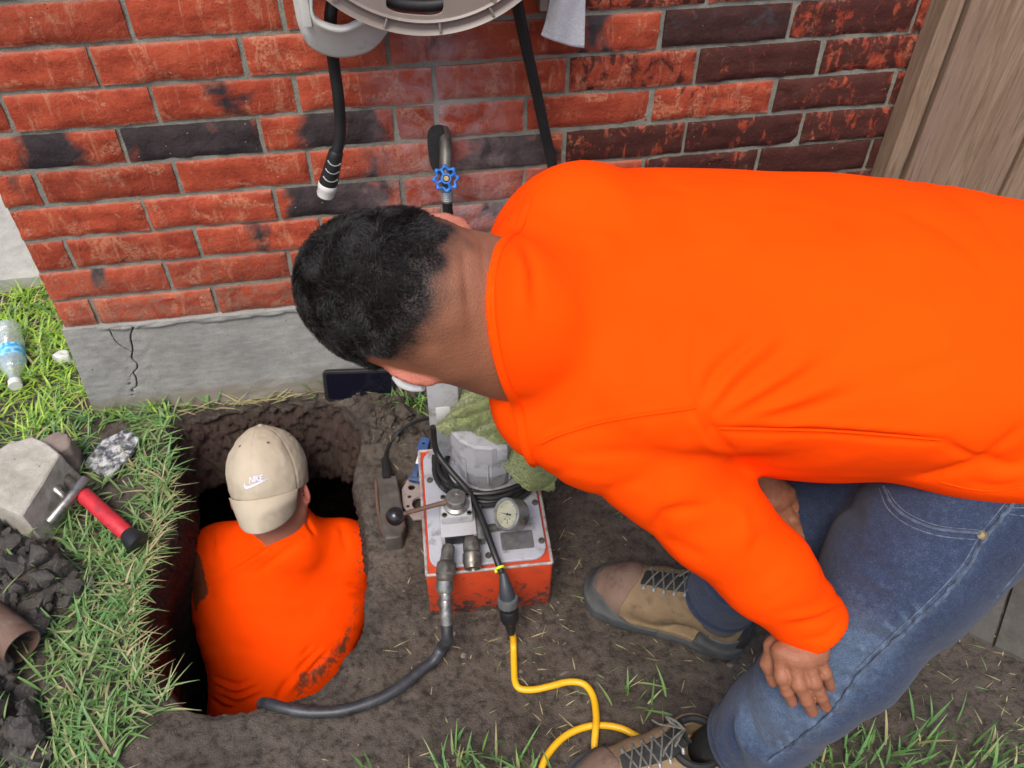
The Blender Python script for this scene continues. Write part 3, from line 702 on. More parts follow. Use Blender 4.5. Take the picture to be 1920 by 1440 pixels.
g3 = blades('grass', onground(q), 4, (0.03, 0.075), (0.003, 0.006), (0.2, 1.0), RNG.uniform(0.30, 0.85, len(q)), MG, 0.6)
tag(g3, 'short grass tufts at the foot of the concrete and in the soil', None, None, 'stuff')
SOILP = np.array([(0.1, -1.05), (0.54, -0.82), (0.56, -0.1), (0.9, -0.03), (1.75, -0.05), (1.75, -1.15), (1.0, -1.15)])
q = scatter(SOILP, 1900); q = q[rim_dist(q) > 0.01]; nz_ = vnoise(np.concatenate([q * 7, 0 * q[:, :1]], 1), 9); q = q[RNG.random(len(q)) < np.clip(.45 + .8 * nz_, .1, 1)]
pz = onground(q); pz[:, 2] += 0.001
st = blades('straw', pz, 3, (0.005, 0.036), (0.0007, 0.0022), (1.2, 1.57), np.where(RNG.random(len(q)) < .22, RNG.uniform(.3, .6, len(q)), RNG.uniform(0.0, 0.2, len(q))), MG, 0.12)
tag(st, 'dry straw and grass bits trodden into the soil', None, None, 'stuff')
# dead runners along the footing and hanging over the pit's edge
q = np.concatenate([np.stack([RNG.uniform(0.06, 0.55, 60), RNG.uniform(-0.03, -0.012, 60)], 1), np.array([RC + (np.interp(a, th, rim_r) + RNG.uniform(0.0, .03)) * np.array([math.cos(a), math.sin(a)]) for a in RNG.uniform(2.4, 4.3, 330)])])
pz = onground(q); pz[:, 2] += .002; tnt = np.concatenate([RNG.uniform(0, .25, 60), np.where(RNG.random(330) < .5, RNG.uniform(0, .25, 330), RNG.uniform(.3, .7, 330))])
azd = np.concatenate([RNG.uniform(-.6, .6, 60) + np.where(RNG.random(60) < .5, 0, np.pi), np.arctan2(RC[1] - q[60:, 1], RC[0] - q[60:, 0]) + RNG.normal(0, 1.5, 330)])
rn = blades('dry_grass', pz, 4, (0.03, 0.085), (0.0016, 0.0045), (0.9, 1.5), tnt, MG, 0.35, azd)
tag(rn, 'dead grass runners along the footing and the rim of the pit', None, None, 'stuff')
# clods
def clods(name, pts, rs, mat, label):
    V = []; F = []; n = 0; ico = {}
    for sdv in (1, 2, 3):
        bm = bmesh.new(); bmesh.ops.create_icosphere(bm, subdivisions=sdv, radius=1); ico[sdv] = (np.array([v.co[:] for v in bm.verts]), np.array([[v.index for v in f.verts] for f in bm.faces])); bm.free()
    for i, (p, r) in enumerate(zip(pts, rs)):
        bv, bf = ico[3 if r > .011 else (2 if r > .0035 else 1)]
        d = 1 + 0.40 * fbm(bv * 1.4 + i * 7.1, 5, 2) + 0.34 * np.abs(fbm(bv * 2.8 + i, 6, 3)) + .10 * fbm(bv * 8 + i, 7, 2); v = bv * d[:, None]; pn = RNG.normal(0, 1, (7, 3)); pn /= np.linalg.norm(pn, axis=1)[:, None]
        for n_ in pn: v = v - np.maximum(0, v @ n_ - RNG.uniform(.35, .8))[:, None] * n_
        v = v * (1 + .07 * fbm(bv * 5 + i, 8, 3))[:, None] * RNG.uniform(.7, 1.25, 3) * r * 1.25
        a = RNG.uniform(0, 6.28); v = v @ np.array([[math.cos(a), -math.sin(a), 0], [math.sin(a), math.cos(a), 0], [0, 0, 1]]) + p; F.append(bf + n); V.append(v); n += len(bv)
    o = obj(name, np.concatenate(V), np.concatenate(F), mat); tag(o, label, None, None, 'stuff'); o.data.set_sharp_from_angle(angle=rad(34)); return o
def m_clod():
    k = NT('broken dark clay'); P = k.pos(); n = k.noise(P, 22, 6, .7); f = k.noise(P, 140, 5, .7)
    c = k.ramp(n, (.3, (.030, .026, .023)), (.6, (.075, .066, .058)), (.8, (.15, .132, .115))); c = k.mix(k.ramp(f, (.58, 0), (.72, .7)), c, (.21, .20, .185))
    return k.fin(c, k.ramp(f, (.4, .35), (.6, .85)), 0, k.bump(f, .9, .006), .5)
MCL = m_clod()
q1 = scatter(PILE1, 900); q2 = scatter(PILE2, 650); q3 = np.array([0.56, -0.12]) + RNG.normal(0, .055, (90, 2)); q3 = q3[(rim_dist(q3) > .012) & (q3[:, 1] < -.02)]
q1 = q1[q1[:, 0] > -.42]; q2 = q2[q2[:, 0] > -.34]
q = np.concatenate([q1, q2]); z_ = onground(q); keepc = pdist(q, np.array([(-.106, -.64), (-.36, -.41)])) > .042; q = q[keepc]; z_ = z_[keepc]; r_ = RNG.gamma(1.15, 0.0055, len(q)) + .002; z_[:, 2] += r_ * .25
clods('soil_clods', z_, np.minimum(r_, .026), MCL, 'heaps of broken dark clay clods dug from the pit')
z_ = onground(q3); r_ = RNG.gamma(2, .003, len(q3)) + .002; z_[:, 2] += r_ * .3
clods('soil_crumbs', z_, r_, MSOIL, 'soil crumbs between the pit and the machine')
q = scatter(SOILP, 260); q = q[rim_dist(q) > .01]; z_ = onground(q); r_ = RNG.gamma(1.5, .0011, len(q)) + .0010; z_[:, 2] += r_ * .2
clods('pebbles', z_, r_, simple('pale grit', (.13, .105, .085), .8, 0, .6, 60), 'small grit and crumbs strewn over the soil')
# ============================================================ MATERIALS of the things
M_BLACKRUB = simple('black rubber', (.012, .012, .013), .42, 0, .3, 30, .2)
M_HOSEBLK = simple('black hose rubber', (.010, .010, .011), .5, 0, .25, 20, .15)
M_GREYPL = simple('sun bleached grey plastic', (.50, .50, .475), .5, 0, .12, 8, .1, dirt=(.25, .245, .22), dsc=14, dth=(.55, .72))
M_TAUPE = simple('taupe plastic', (.205, .172, .150), .48, 0, .12, 12, .12, dirt=(.34, .30, .27), dsc=26, dth=(.62, .72))
M_WHITEPL = simple('white plastic', (.62, .62, .60), .4, 0, .08, 12, .05)
M_STEEL = simple('worn steel', (.33, .32, .30), .38, .85, .3, 40, .25, dirt=(.10, .085, .07), dsc=30)
M_DKSTEEL = simple('dirty dark steel', (.135, .125, .11), .5, .6, .35, 40, .3, dirt=(.06, .05, .042), dsc=22)
M_PLATEGR = simple('grey painted steel', (.36, .37, .41), .45, 0, .12, 14, .2, dirt=(.13, .115, .10), dsc=34, dth=(.54, .70))
M_MOTOR = simple('light grey painted casting', (.38, .38, .39), .5, 0, .10, 18, .2, dirt=(.17, .155, .14), dsc=26, dth=(.52, .70))
M_BLUE = simple('blue paint', (.012, .13, .48), .45, 0, .25, 40, .3, dirt=(.28, .33, .38), dsc=60, dth=(.58, .7))
M_BLUE2 = simple('dull blue plastic', (.018, .06, .17), .5, 0, .3, 30, .2, dirt=(.06, .05, .045), dsc=40)
M_YEL = simple('yellow cord jacket', (.72, .39, .008), .42, 0, .08, 20, .08)
M_ZIP = simple('yellow green zip tie', (.62, .70, .01), .4, 0, .05, 20, .05)
M_FOAM = simple('charcoal foam', (.020, .020, .021), .9, 0, .35, 120, .6, .002)
M_BRASS = simple('dull brass', (.32, .25, .12), .45, .8, .25, 60, .2)
M_GREYMET = simple('dull galvanised metal', (.30, .31, .31), .5, .6, .25, 60, .3)
def m_rust():
    k = NT('rusty steel'); P = k.coord(); n = k.noise(P, 14, 8, .7, .5)
    return k.fin(k.ramp(n, (.3, (.055, .028, .018)), (.5, (.12, .066, .044)), (.68, (.17, .11, .085)), (.8, (.24, .19, .16))), .75, .15, k.bump(k.noise(P, 80, 5, .7), .5, .002))
M_RUST = m_rust()
def m_redpaint():
    k = NT('chipped orange red paint'); P = k.coord(); n = k.noise(P, 30, 8, .72, .3); z = k.sep(P)[2]
    c = k.ramp(k.noise(P, 8, 4), (.3, (.42, .038, .010)), (.7, (.56, .055, .013)))
    low = k.ramp(z, (0.0, .13), (.12, 0)); m = k.math('ADD', k.math('MULTIPLY', k.noise(P, 75, 6, .7), .5), k.math('MULTIPLY', n, .5)); m = k.math('ADD', m, low); chip = k.ramp(m, (.59, 0), (.62, 1)); c = k.mix(k.ramp(k.noise(P, 22, 6, .7), (.5, 0), (.7, .6)), c, (.20, .045, .022))
    c = k.mix(chip, c, k.ramp(k.noise(P, 60, 4), (.35, (.030, .018, .014)), (.65, (.10, .07, .055))))
    return k.fin(c, .5, 0, k.bump(k.math('SUBTRACT', 1.0, chip), .5, .0015))
M_RED = m_redpaint()
def m_terry(name, a, b):
    k = NT(name); P = k.coord(); f = k.noise(P, 330, 3, .7); n = k.noise(P, 40, 4)
    return k.fin(k.ramp(k.math('ADD', k.math('MULTIPLY', f, .6), k.math('MULTIPLY', n, .4)), (.36, a), (.66, b)), .95, 0, k.bump(f, 1.0, .004), .1, .4)
M_TOWEL = m_terry('olive green terry cloth', (.13, .165, .040), (.34, .39, .125))
M_RAG = m_terry('pale grey terry cloth', (.58, .59, .62), (.80, .81, .83))

def plate2d(outer, holes, th, bev=0.0):
    """flat plate in the xy plane, holes cut out -> verts, faces (z from -th/2 to th/2)"""
    cu = bpy.data.curves.new('tmp', 'CURVE'); cu.dimensions = '2D'; cu.fill_mode = 'BOTH'; cu.extrude = th / 2 - bev; cu.bevel_depth = bev; cu.bevel_resolution = 1
    for lp in [outer] + list(holes):
        s = cu.splines.new('POLY'); s.points.add(len(lp) - 1); s.use_cyclic_u = True
        for p, q in zip(s.points, lp): p.co = (q[0], q[1], 0, 1)
    o = bpy.data.objects.new('tmp', cu); COL.objects.link(o); dg = bpy.context.evaluated_depsgraph_get(); me = o.evaluated_get(dg).to_mesh()
    v = np.array([w.co[:] for w in me.vertices]); f = [list(p.vertices) for p in me.polygons]; o.evaluated_get(dg).to_mesh_clear()
    bpy.data.objects.remove(o); bpy.data.curves.remove(cu); return v, f
def circle(cx, cy, r, n=20): return [(cx + r * math.cos(a), cy + r * math.sin(a)) for a in np.linspace(0, 2 * np.pi, n + 1)[:-1]]
def rrect(x0, y0, x1, y1, r, n=6):
    o = []
    for cx, cy, a0 in ((x1 - r, y1 - r, 0), (x0 + r, y1 - r, 90), (x0 + r, y0 + r, 180), (x1 - r, y0 + r, 270)):
        o += [(cx + r * math.cos(rad(a0 + 90 * i / n)), cy + r * math.sin(rad(a0 + 90 * i / n))) for i in range(n + 1)]
    return o

# ============================================================ HOSE REEL on the wall
reel = empty('hose_reel', (0.754, 0, 1.189)); tag(reel, 'wall mounted taupe hose reel with pale grey hose guide', 'hose reel')
RCn = np.array([0.754, 0, 1.189]); RR = 0.227
def yplate(y): return np.array([[1, 0, 0, RCn[0]], [0, 0, 1, y], [0, 1, 0, RCn[2]], [0, 0, 0, 1]], float)
slots = []
for a0 in (-98.5, -26, 46, 118, 190):
    a = [rad(a0 + d) for d in (-14, -10, 0, 10, 14)]; ro, ri = .197, .125
    lp = [((ro - .012) * math.cos(a[0]), (ro - .012) * math.sin(a[0]))] + [(ro * math.cos(q), ro * math.sin(q)) for q in a[1:4]] + [((ro - .012) * math.cos(a[4]), (ro - .012) * math.sin(a[4]))]
    lp += [((ri + .012) * math.cos(a[4]), (ri + .012) * math.sin(a[4]))] + [(ri * math.cos(q), ri * math.sin(q)) for q in a[3:0:-1]] + [((ri + .012) * math.cos(a[0]), (ri + .012) * math.sin(a[0]))]
    slots.append([tuple(q) for q in cr(lp, 4, True)])
for y, nm in ((-0.19, 'front_flange'), (-0.065, 'back_flange')):
    m = MB(); v, f = plate2d(circle(0, 0, .205, 80), slots if y < -.1 else [circle(0, 0, .03)], .004, .0008); m.add(xf(yplate(y), v), f)
    s = -1 if y < -.1 else 1
    prof = [(.203, -.002), (.203, .004), (.206, .007), (.209, .004), (.213, -.003), (.221, -.003), (.2255, .002), (.2275, .004), (.2275, -.002), (.222, -.008), (.208, -.008)]
    M4 = np.array([[1, 0, 0, RCn[0]], [0, 0, s, y], [0, 1, 0, RCn[2]], [0, 0, 0, 1]], float); m.lathe(prof, 96, M4, True)
    for a0 in np.arange(-62, 298, 72):
        a = rad(a0); p = RCn + [.206 * math.cos(a), y + s * .003, .206 * math.sin(a)]; q = RCn + [.09 * math.cos(a + .12), y + s * .003, .09 * math.sin(a + .12)]; m.tube([p, (p + q) / 2, q], .0045, 8)
    if s < 0:
        for a0 in np.arange(-110, 250, 22.5):
            a = rad(a0); m.tube([RCn + [r_ * math.cos(a), y - .0045, r_ * math.sin(a)] for r_ in (.208, .215, .222)], .0022, 6)
    m.build(nm, M_TAUPE, reel)
MB().lathe([(.075, .06), (.075, .2)], 40, np.array([[1, 0, 0, RCn[0]], [0, 0, -1, 0], [0, 1, 0, RCn[2]], [0, 0, 0, 1]], float)).build('drum', M_TAUPE, reel)
MB().box((.69, -.06, 1.10), (.82, -.001, 1.30), None, .006).build('back_plate', M_TAUPE, reel)
MB().box((.948, -.05, .925), (.985, -.001, 1.14), None, .004).box((.955, -.07, .99), (.978, -.05, 1.12), None, .004).build('mount_bracket', M_TAUPE, reel)
inner = np.array([(.573, 1.06), (.572, 1.014), (.570, .990), (.579, .973), (.610, .962), (.643, .972), (.664, .985), (.670, 1.01), (.668, 1.05), (.65, 1.075), (.62, 1.08), (.59, 1.075)])
outer = np.array([(.541, 1.07), (.540, 1.0), (.543, .950), (.557, .918), (.596, .899), (.645, .904), (.676, .928), (.690, .96), (.694, 1.05), (.67, 1.10), (.62, 1.112), (.57, 1.105)])
inner = cr(inner, 8, True); outer = cr(outer, 8, True); rows = []
for t, y in ((-.09, -.148), (-.05, -.156), (.02, -.158), (.10, -.152), (.3, -.142), (.6, -.130), (.93, -.119), (1.0, -.116), (1.012, -.112), (1.0, -.109), (.93, -.113), (.6, -.124), (.3, -.136), (.05, -.145), (-.07, -.146)):
    q = inner + (outer - inner) * t; rows.append(np.stack([q[:, 0], np.full(len(q), y), q[:, 1]], -1))
rows = np.array(rows); gv = rows.reshape(-1, 3); gf = gridf(len(rows), rows.shape[1], True, True)
obj('hose_guide', gv, gf, M_GREYPL, reel)
MB().box((.551, -.152, .968), (.566, -.128, 1.055), None, .003).tube([(.556, -.12, 1.06), (.56, -.06, 1.09), (.6, -.02, 1.12)], .012, 10).build('guide_arm', M_GREYPL, reel)
settle(reel)
# hose wound on the drum, its free end hanging through the guide
gh = empty('garden_hose', (.56, -.1, .64)); tag(gh, 'black garden hose wound on the reel, its end hanging over the bricks', 'hose')
pts = []
for i in range(260):
    a = i * 0.42; r_ = .092 + .025 * (i // 52); yy = -.178 + .0195 * ((i / 15.0) % 5); pts.append(RCn + [r_ * math.cos(a), yy, r_ * math.sin(a)])
pts += [(.66, -.125, 1.09), (.625, -.125, 1.04)]
pts = np.array(pts); tail = np.array([(.600, -.128, .990), (.592, -.122, .952), (.588, -.095, .905), (.587, -.085, .860), (.5865, -.085, .815), (.583, -.086, .765), (.577, -.088, .730), (.567, -.09, .704)])
path_ = cr(np.concatenate([pts, tail]), 5); MB().tube(path_, .0105, 12).build('hose', M_HOSEBLK, gh)
ax = unit(np.array([.533, -.09, .611]) - np.array([.567, -.09, .704])); p0 = np.array([.568, -.09, .708])
slv = MB().lathe([(.0112, -.004), (.0135, 0), (.0140, .01), (.0165, .05), (.0178, .066), (.0172, .070)], 28, zframe(p0, ax)).build('grip_sleeve', M_BLACKRUB, gh)
for q in range(3):
    zc = .020 + q * .017; F = zframe(p0, ax); an = np.linspace(-0.9, 0.9, 13); fr_ = math.atan2(-F[1, 1] * 1.0, -F[1, 0])
    rr_ = .0142 + .0028 * zc / .05
    arc = [xf(F, np.array([[rr_ * math.cos(fr_ + a), rr_ * math.sin(fr_ + a), zc - .005 * abs(a / .9) ** 2]]))[0] for a in an]
    MB().tube(arc, .0011, 6).build('grip_ridge', M_GREYMET, slv)
MB().lathe([(.0165, .066), (.0182, .069), (.0182, .079), (.0168, .081), (.0168, .092), (.0155, .096), (.0118, .096), (.0118, .080)], 28, zframe(p0, ax)).build('coupling', M_WHITEPL, gh)
settle(gh)
# supply hose from the reel, hanging in a loop down to the tap
sh = empty('supply_hose', (.9, -.05, .36)); tag(sh, 'black supply hose hanging in a loop from the reel to the blue tap', 'hose')
path_ = cr(np.array([(.84, -.10, 1.10), (.89, -.08, 1.02), (.909, -.055, .94), (.924, -.05, .872), (.946, -.05, .779), (.966, -.052, .689), (.983, -.055, .61), (.99, -.06, .50), (.965, -.065, .40), (.90, -.07, .355), (.835, -.075, .37), (.795, -.08, .43), (.775, -.083, .49), (.768, -.084, .545), (.7668, -.084, .578)]), 12)
MB().tube(path_, .0102, 12).build('hose', M_HOSEBLK, sh); settle(sh)

# ============================================================ TAP
tap = empty('garden_tap', (.767, -.05, .64)); tag(tap, 'garden tap with blue lobed handwheel and black foam pad on the bricks', 'tap')
m = MB(); n = 28; a = np.linspace(0, 2 * np.pi, n + 1)[:-1]; ex_ = np.sign(np.cos(a)) * np.abs(np.cos(a)) ** .8 * .0215; ez_ = np.sign(np.sin(a)) * np.abs(np.sin(a)) ** .6 * .046
rows = [np.stack([.762 + ex_ * s, np.full(n, y), .652 + ez_ * s2], -1) for s, s2, y in ((1, 1, -.003), (1, 1, -.026), (.93, .965, -.032), (.6, .75, -.034), (.02, .02, -.034))]
v = np.concatenate(rows); m.add(v, gridf(5, n, False, True).tolist()); m.build('foam_pad', M_FOAM, tap)
W0 = np.array([.766, -.100, .639]); wn = unit(np.array([.03, -.80, .60]))
MB().tube(cr(np.array([(.774, -.002, .684), (.7735, -.030, .682), (.772, -.052, .668), (.769, -.070, .650), (.767, -.080, .636)]), 6), np.linspace(.0115, .0125, 25), 14).build('tap_body', M_DKSTEEL, tap)
F = zframe(W0 - wn * .03, wn); MB().lathe([(.011, -.004), (.0125, 0), (.0125, .010), (.010, .012), (.010, .018), (.006, .019), (.006, .030)], 20, F).build('bonnet', M_DKSTEEL, tap)
F = zframe(W0, wn); an = np.linspace(0, 2 * np.pi, 97)[:-1]; ringp = np.stack([(.0205 + .0026 * np.cos(an * 8)) * np.cos(an), (.0205 + .0026 * np.cos(an * 8)) * np.sin(an), -.002 * np.ones(96)], -1)
hw = MB(); k = 10; b = np.linspace(0, 2 * np.pi, k + 1)[:-1]; rd = np.stack([np.cos(an), np.sin(an), 0 * an], -1); tr = .0036 + .0008 * np.cos(an * 8)
v = (ringp[:, None] + tr[:, None, None] * (np.cos(b)[None, :, None] * rd[:, None] + np.sin(b)[None, :, None] * np.array([0, 0, .85]))).reshape(-1, 3); hw.add(xf(F, v), gridf(96, k, True, True).tolist())
hw.lathe([(.0070, .004), (.0098, .004), (.0108, .001), (.0098, -.003), (.0070, -.003)], 28, F, True)
for q in range(4):
    a = q * np.pi / 2 + .4; hw.tube(xf(F, np.array([[.009 * math.cos(a), .009 * math.sin(a), .001], [.015 * math.cos(a), .015 * math.sin(a), 0], [.020 * math.cos(a), .020 * math.sin(a), -.002]])), .0032, 8)
hwo = hw.build('handwheel', M_BLUE, tap, ang=60); MB().lathe([(.0068, -.004), (.0068, .004), (.0052, .0058), (.0001, .0058)], 6, F).build('nut', M_BRASS, hwo)
m = MB().lathe([(.0115, .004)] + [(.0122 if i % 2 else .0108, -.002 - .0021 * i) for i in range(10)] + [(.0110, -.026)], 20, np.array([[1, 0, 0, .767], [0, 1, 0, -.084], [0, 0, 1, .604], [0, 0, 0, 1]], float)); m.build('threaded_outlet', M_GREYMET, tap)
settle(tap)

# rag hanging near the reel
Cg = np.array([[wy(u, v, y) for u, v, y in r_] for r_ in ([(1036, -60, -.05), (1056, -62, -.062), (1080, -60, -.052), (1100, -58, -.046)], [(1031, 0, -.052), (1053, 0, -.066), (1078, 0, -.05), (1097, -2, -.044)], [(1023, 40, -.05), (1048, 40, -.064), (1074, 40, -.048), (1096, 40, -.042)], [(1014, 66, -.052), (1042, 77, -.06), (1070, 86, -.048), (1095, 89, -.042)])])
tag(sheet(patch(Cg, 10, 10), .004, 'washcloth', M_RAG), 'pale grey washcloth hanging on the wall beside the hose reel', 'cloth')

# ============================================================ THINGS on the lawn
def prism(name, top, bot, mat, cuts=7, amp=.004, sc=20, seed=1, parent=None, bev=.003):
    bm = bmesh.new(); n = len(top); a = [bm.verts.new(p) for p in top]; b = [bm.verts.new(p) for p in bot]
    bm.faces.new(a); bm.faces.new(b[::-1])
    for i in range(n): bm.faces.new([a[i], b[i], b[(i + 1) % n], a[(i + 1) % n]])
    bmesh.ops.recalc_face_normals(bm, faces=bm.faces[:]); bmesh.ops.bevel(bm, geom=bm.edges[:], offset=bev, segments=1, affect='EDGES')
    bmesh.ops.triangulate(bm, faces=bm.faces[:]); 
    for _ in range(cuts): 
        e = [q for q in bm.edges if q.calc_length() > .011]
        if not e: break
        bmesh.ops.subdivide_edges(bm, edges=e, cuts=1); bmesh.ops.triangulate(bm, faces=bm.faces[:])
    bm.normal_update(); P = np.array([v.co[:] for v in bm.verts]); d = amp * (fbm(P * sc, seed, 3) + .5 * fbm(P * sc * 4, seed + 3, 3))
    for v, q in zip(bm.verts, d): v.co += v.normal * float(q)
    me = bpy.data.meshes.new(name); bm.to_mesh(me); bm.free(); o = link(name, me, mat, parent); me.set_sharp_from_angle(angle=rad(32)); return o
MCB = m_concrete('broken concrete', (.26, .24, .20), (.43, .41, .36), False, 26)
MCS = simple('brown sandstone', (.20, .155, .135), .85, 0, .25, 20, .6, .003)
tp = [gz(u, v, .105) for u, v in ((18, 828), (60, 818), (88, 830), (112, 850), (80, 905), (40, 968), (0, 948), (-70, 915), (-50, 870))]
bo = [np.array([p[0], p[1], 0]) + np.array([(.022 if i in (2, 3, 4, 5) else 0), (.02 if i in (0, 1) else (-.018 if i in (5, 6, 7) else 0)), -.01]) for i, p in enumerate(tp)]
tag(prism('concrete_chunk', tp, bo, MCB, 7, .0030, 24, 3), 'large broken concrete chunk with pale flat top lying by the clods', 'concrete chunk')
tp = [gz(u, v, .085) for u, v in ((72, 828), (110, 806), (128, 815), (130, 838), (112, 846), (90, 845))]; bo = [np.array([p[0], p[1], 0]) + np.array([.008, -.006 + .012 * (i < 3), -.01]) for i, p in enumerate(tp)]
tag(prism('brown_rock', tp, bo, MCS, 6, .004, 26, 9), 'brown rock behind the large concrete chunk', 'rock')
def m_flake():
    k = NT('mottled stone flake'); P = k.coord(); n = k.noise(P, 60, 7, .72, .6)
    return k.fin(k.ramp(n, (.40, (.03, .032, .036)), (.5, (.16, .165, .175)), (.6, (.50, .50, .49))), .6, 0, k.bump(n, .7, .003))
tp = [gz(u, v, z_) for u, v, z_ in ((232, 805, .030), (250, 812, .03), (263, 822, .028), (235, 862, .025), (202, 898, .02), (192, 890, .02), (157, 868, .022), (190, 825, .028))]; bo = [p - np.array([0, 0, .013]) for p in tp]
tag(prism('stone_flake', tp, bo, m_flake(), 6, .0018, 40, 15, None, .0015), 'flat black and white mottled stone flake lying in the grass', 'stone')
p_ = gz(118, 668, .02); tag(prism('white_stone', [p_ + [.02 * math.cos(a) * (1.3 if i % 2 else .8), .016 * math.sin(a), .012] for i, a in enumerate(np.linspace(0, 5.5, 6))], [p_ + [.024 * math.cos(a), .02 * math.sin(a), -.03] for a in np.linspace(0, 5.5, 6)], simple('white limestone', (.6, .6, .58), .8, 0, .1), 5, .003, 60, 21), 'small white stone in the grass by the house corner', 'stone')
# rusty pipe
pp_ = empty('steel_pipe', (-.2, -.57, .03)); tag(pp_, 'short rusty brown steel pipe lying on the dark clods', 'pipe')
pc = np.array([-.106, -.640, .062]); pd = unit(np.array([-.74, .665, .06])); F = zframe(pc, pd)
MB().lathe([(.036, 0), (.037, .002), (.037, .42), (.0335, .42), (.0335, 0)], 40, F, True).build('pipe_tube', M_RUST, pp_); settle(pp_)
# hammer with red grip
hm = empty('hammer', (-.02, -.32, .03)); tag(hm, 'steel hammer with red grip and black butt lying in the grass', 'hammer')
A, B = gz(150, 922, .045), gz(246, 1008, .034); d = unit(B - A); M_REDG = simple('red rubber grip', (.50, .022, .035), .5, 0, .2, 25, .25, dirt=(.22, .02, .025), dsc=40)
L_ = np.linalg.norm(B - A); sidev = unit(gz(100, 970, .04) - gz(155, 905, .055))
MB().tube([A - d * .055, A + d * .03], .0125, 14).build('handle_core', M_DKSTEEL, hm)
MB().lathe([(.0125, .010), (.0165, .012), (.0175, .022), (.0168, .06), (.0178, L_ * .55), (.0168, L_ - .018), (.0150, L_ - .012)], 22, zframe(A, d)).build('grip', M_REDG, hm)
MB().lathe([(.0155, L_ - .014), (.0185, L_ - .008), (.024, L_ + .012), (.0245, L_ + .020), (.020, L_ + .025), (.002, L_ + .026)], 22, zframe(A, d)).build('butt', M_BLACKRUB, hm)
hc = gz(127, 938, .058)
hd = MB().tube([hc - sidev * .058, hc - sidev * .056, hc + sidev * .056, hc + sidev * .058], [.009, .0105, .0105, .009], 18)
hd.tube([hc, hc - d * .03, hc - d * .034, hc - d * .050], [.008, .008, .012, .012], 14); hd.build('hammer_head', M_STEEL, hm, ang=45); settle(hm)
# crumpled bottle
def m_bottle():
    k = NT('clear thin plastic'); tr = k.n('ShaderNodeBsdfTransparent', i_Color=(.90, .95, .95, 1)); gl = k.n('ShaderNodeBsdfGlossy', i_Color=(1, 1, 1, 1), i_Roughness=.12)
    lw = k.n('ShaderNodeLayerWeight', i_Blend=.55).outputs['Facing']; f = k.ramp(lw, (0, .20), (1, .75)); mx = k.n('ShaderNodeMixShader', i_0=f); k.t.links.new(tr.outputs[0], mx.inputs[1]); k.t.links.new(gl.outputs[0], mx.inputs[2]); 
    df = k.n('ShaderNodeBsdfDiffuse', i_Color=(.8, .86, .86, 1)); m2 = k.n('ShaderNodeMixShader', i_0=.22); k.t.links.new(mx.outputs[0], m2.inputs[1]); k.t.links.new(df.outputs[0], m2.inputs[2]); k.t.links.new(m2.outputs[0], k.o.inputs[0])
    k.t.links.new(k.bump(k.noise(k.coord(), 35, 3, .6, 1.0), .6, .006), gl.inputs['Normal']); return k.m
bt_ = empty('water_bottle', (-.33, .22, .03)); tag(bt_, 'crumpled clear plastic water bottle with blue label lying in the grass', 'bottle')
A = gz(29, 722, .030); B = gz(12, 592, .045); d = unit(B - A); prof = [(.0125, 0), (.0145, .002), (.0145, .014), (.0125, .016), (.0125, .024), (.020, .042), (.0285, .062), (.0315, .078)]
for i in range(12): prof += [(.0320, .082 + i * .0095), (.0300, .0865 + i * .0095)]
prof += [(.0320, .198), (.030, .208), (.018, .210), (.001, .204)]
m = MB(); v, f = lathe_vf(prof, 36); v = v * (1 + .10 * fbm(v * 28, 3, 3))[:, None] ** np.array([1, 1, 0]); m.add(xf(zframe(A, d), v), f); m.build('bottle_shell', m_bottle(), bt_)
v, f = lathe_vf([(.0322, .086), (.0332, .087), (.0328, .104), (.0332, .122), (.0322, .123)], 36); v = v * (1 + .10 * fbm(v * 28, 3, 3))[:, None] ** np.array([1, 1, 0])
k = NT('blue bottle label'); P = k.coord(); kk = k.fin(k.ramp(k.noise(k.map(P, (60, 60, 60)), 1.5, 3), (.42, (.03, .30, .62)), (.60, (.30, .62, .80))), .35); MB().add(xf(zframe(A, d), v), f).build('label', kk, bt_)
MB().lathe([(.001, -.004), (.0150, -.004), (.0158, -.001), (.0158, .012), (.0150, .013)], 24, zframe(A, d)).build('cap', M_WHITEPL, bt_); settle(bt_)
# phone leaning on the footing
ph = empty('smartphone', (.53, -.025, 0)); tag(ph, 'black smartphone leaning against the concrete footing', 'phone')
p0 = np.array([.448, -.033, -.004]); px_ = unit(np.array([.168, -.014, -.004])); pu = np.array([-.02, .022, .080]); pu = unit(pu - px_ * (pu @ px_)); pn = np.cross(pu, px_); pn = pn if pn[1] < 0 else -pn
F = frame(p0 + px_ * .083 + pu * .042, px_, pu, pn); v, f = plate2d(rrect(-.083, -.041, .083, .041, .010), [], .011, .0025); MB().add(xf(F, v), f).build('phone_case', M_BLACKRUB, ph)
k = NT('dark glass'); v, f = plate2d(rrect(-.077, -.0355, .077, .0355, .007), [], .0012); F2 = F.copy(); F2[:3, 3] += pn * .0056; MB().add(xf(F2, v), f).build('screen', k.fin((.006, .006, .012), .08, 0, None, .5), ph); settle(ph)

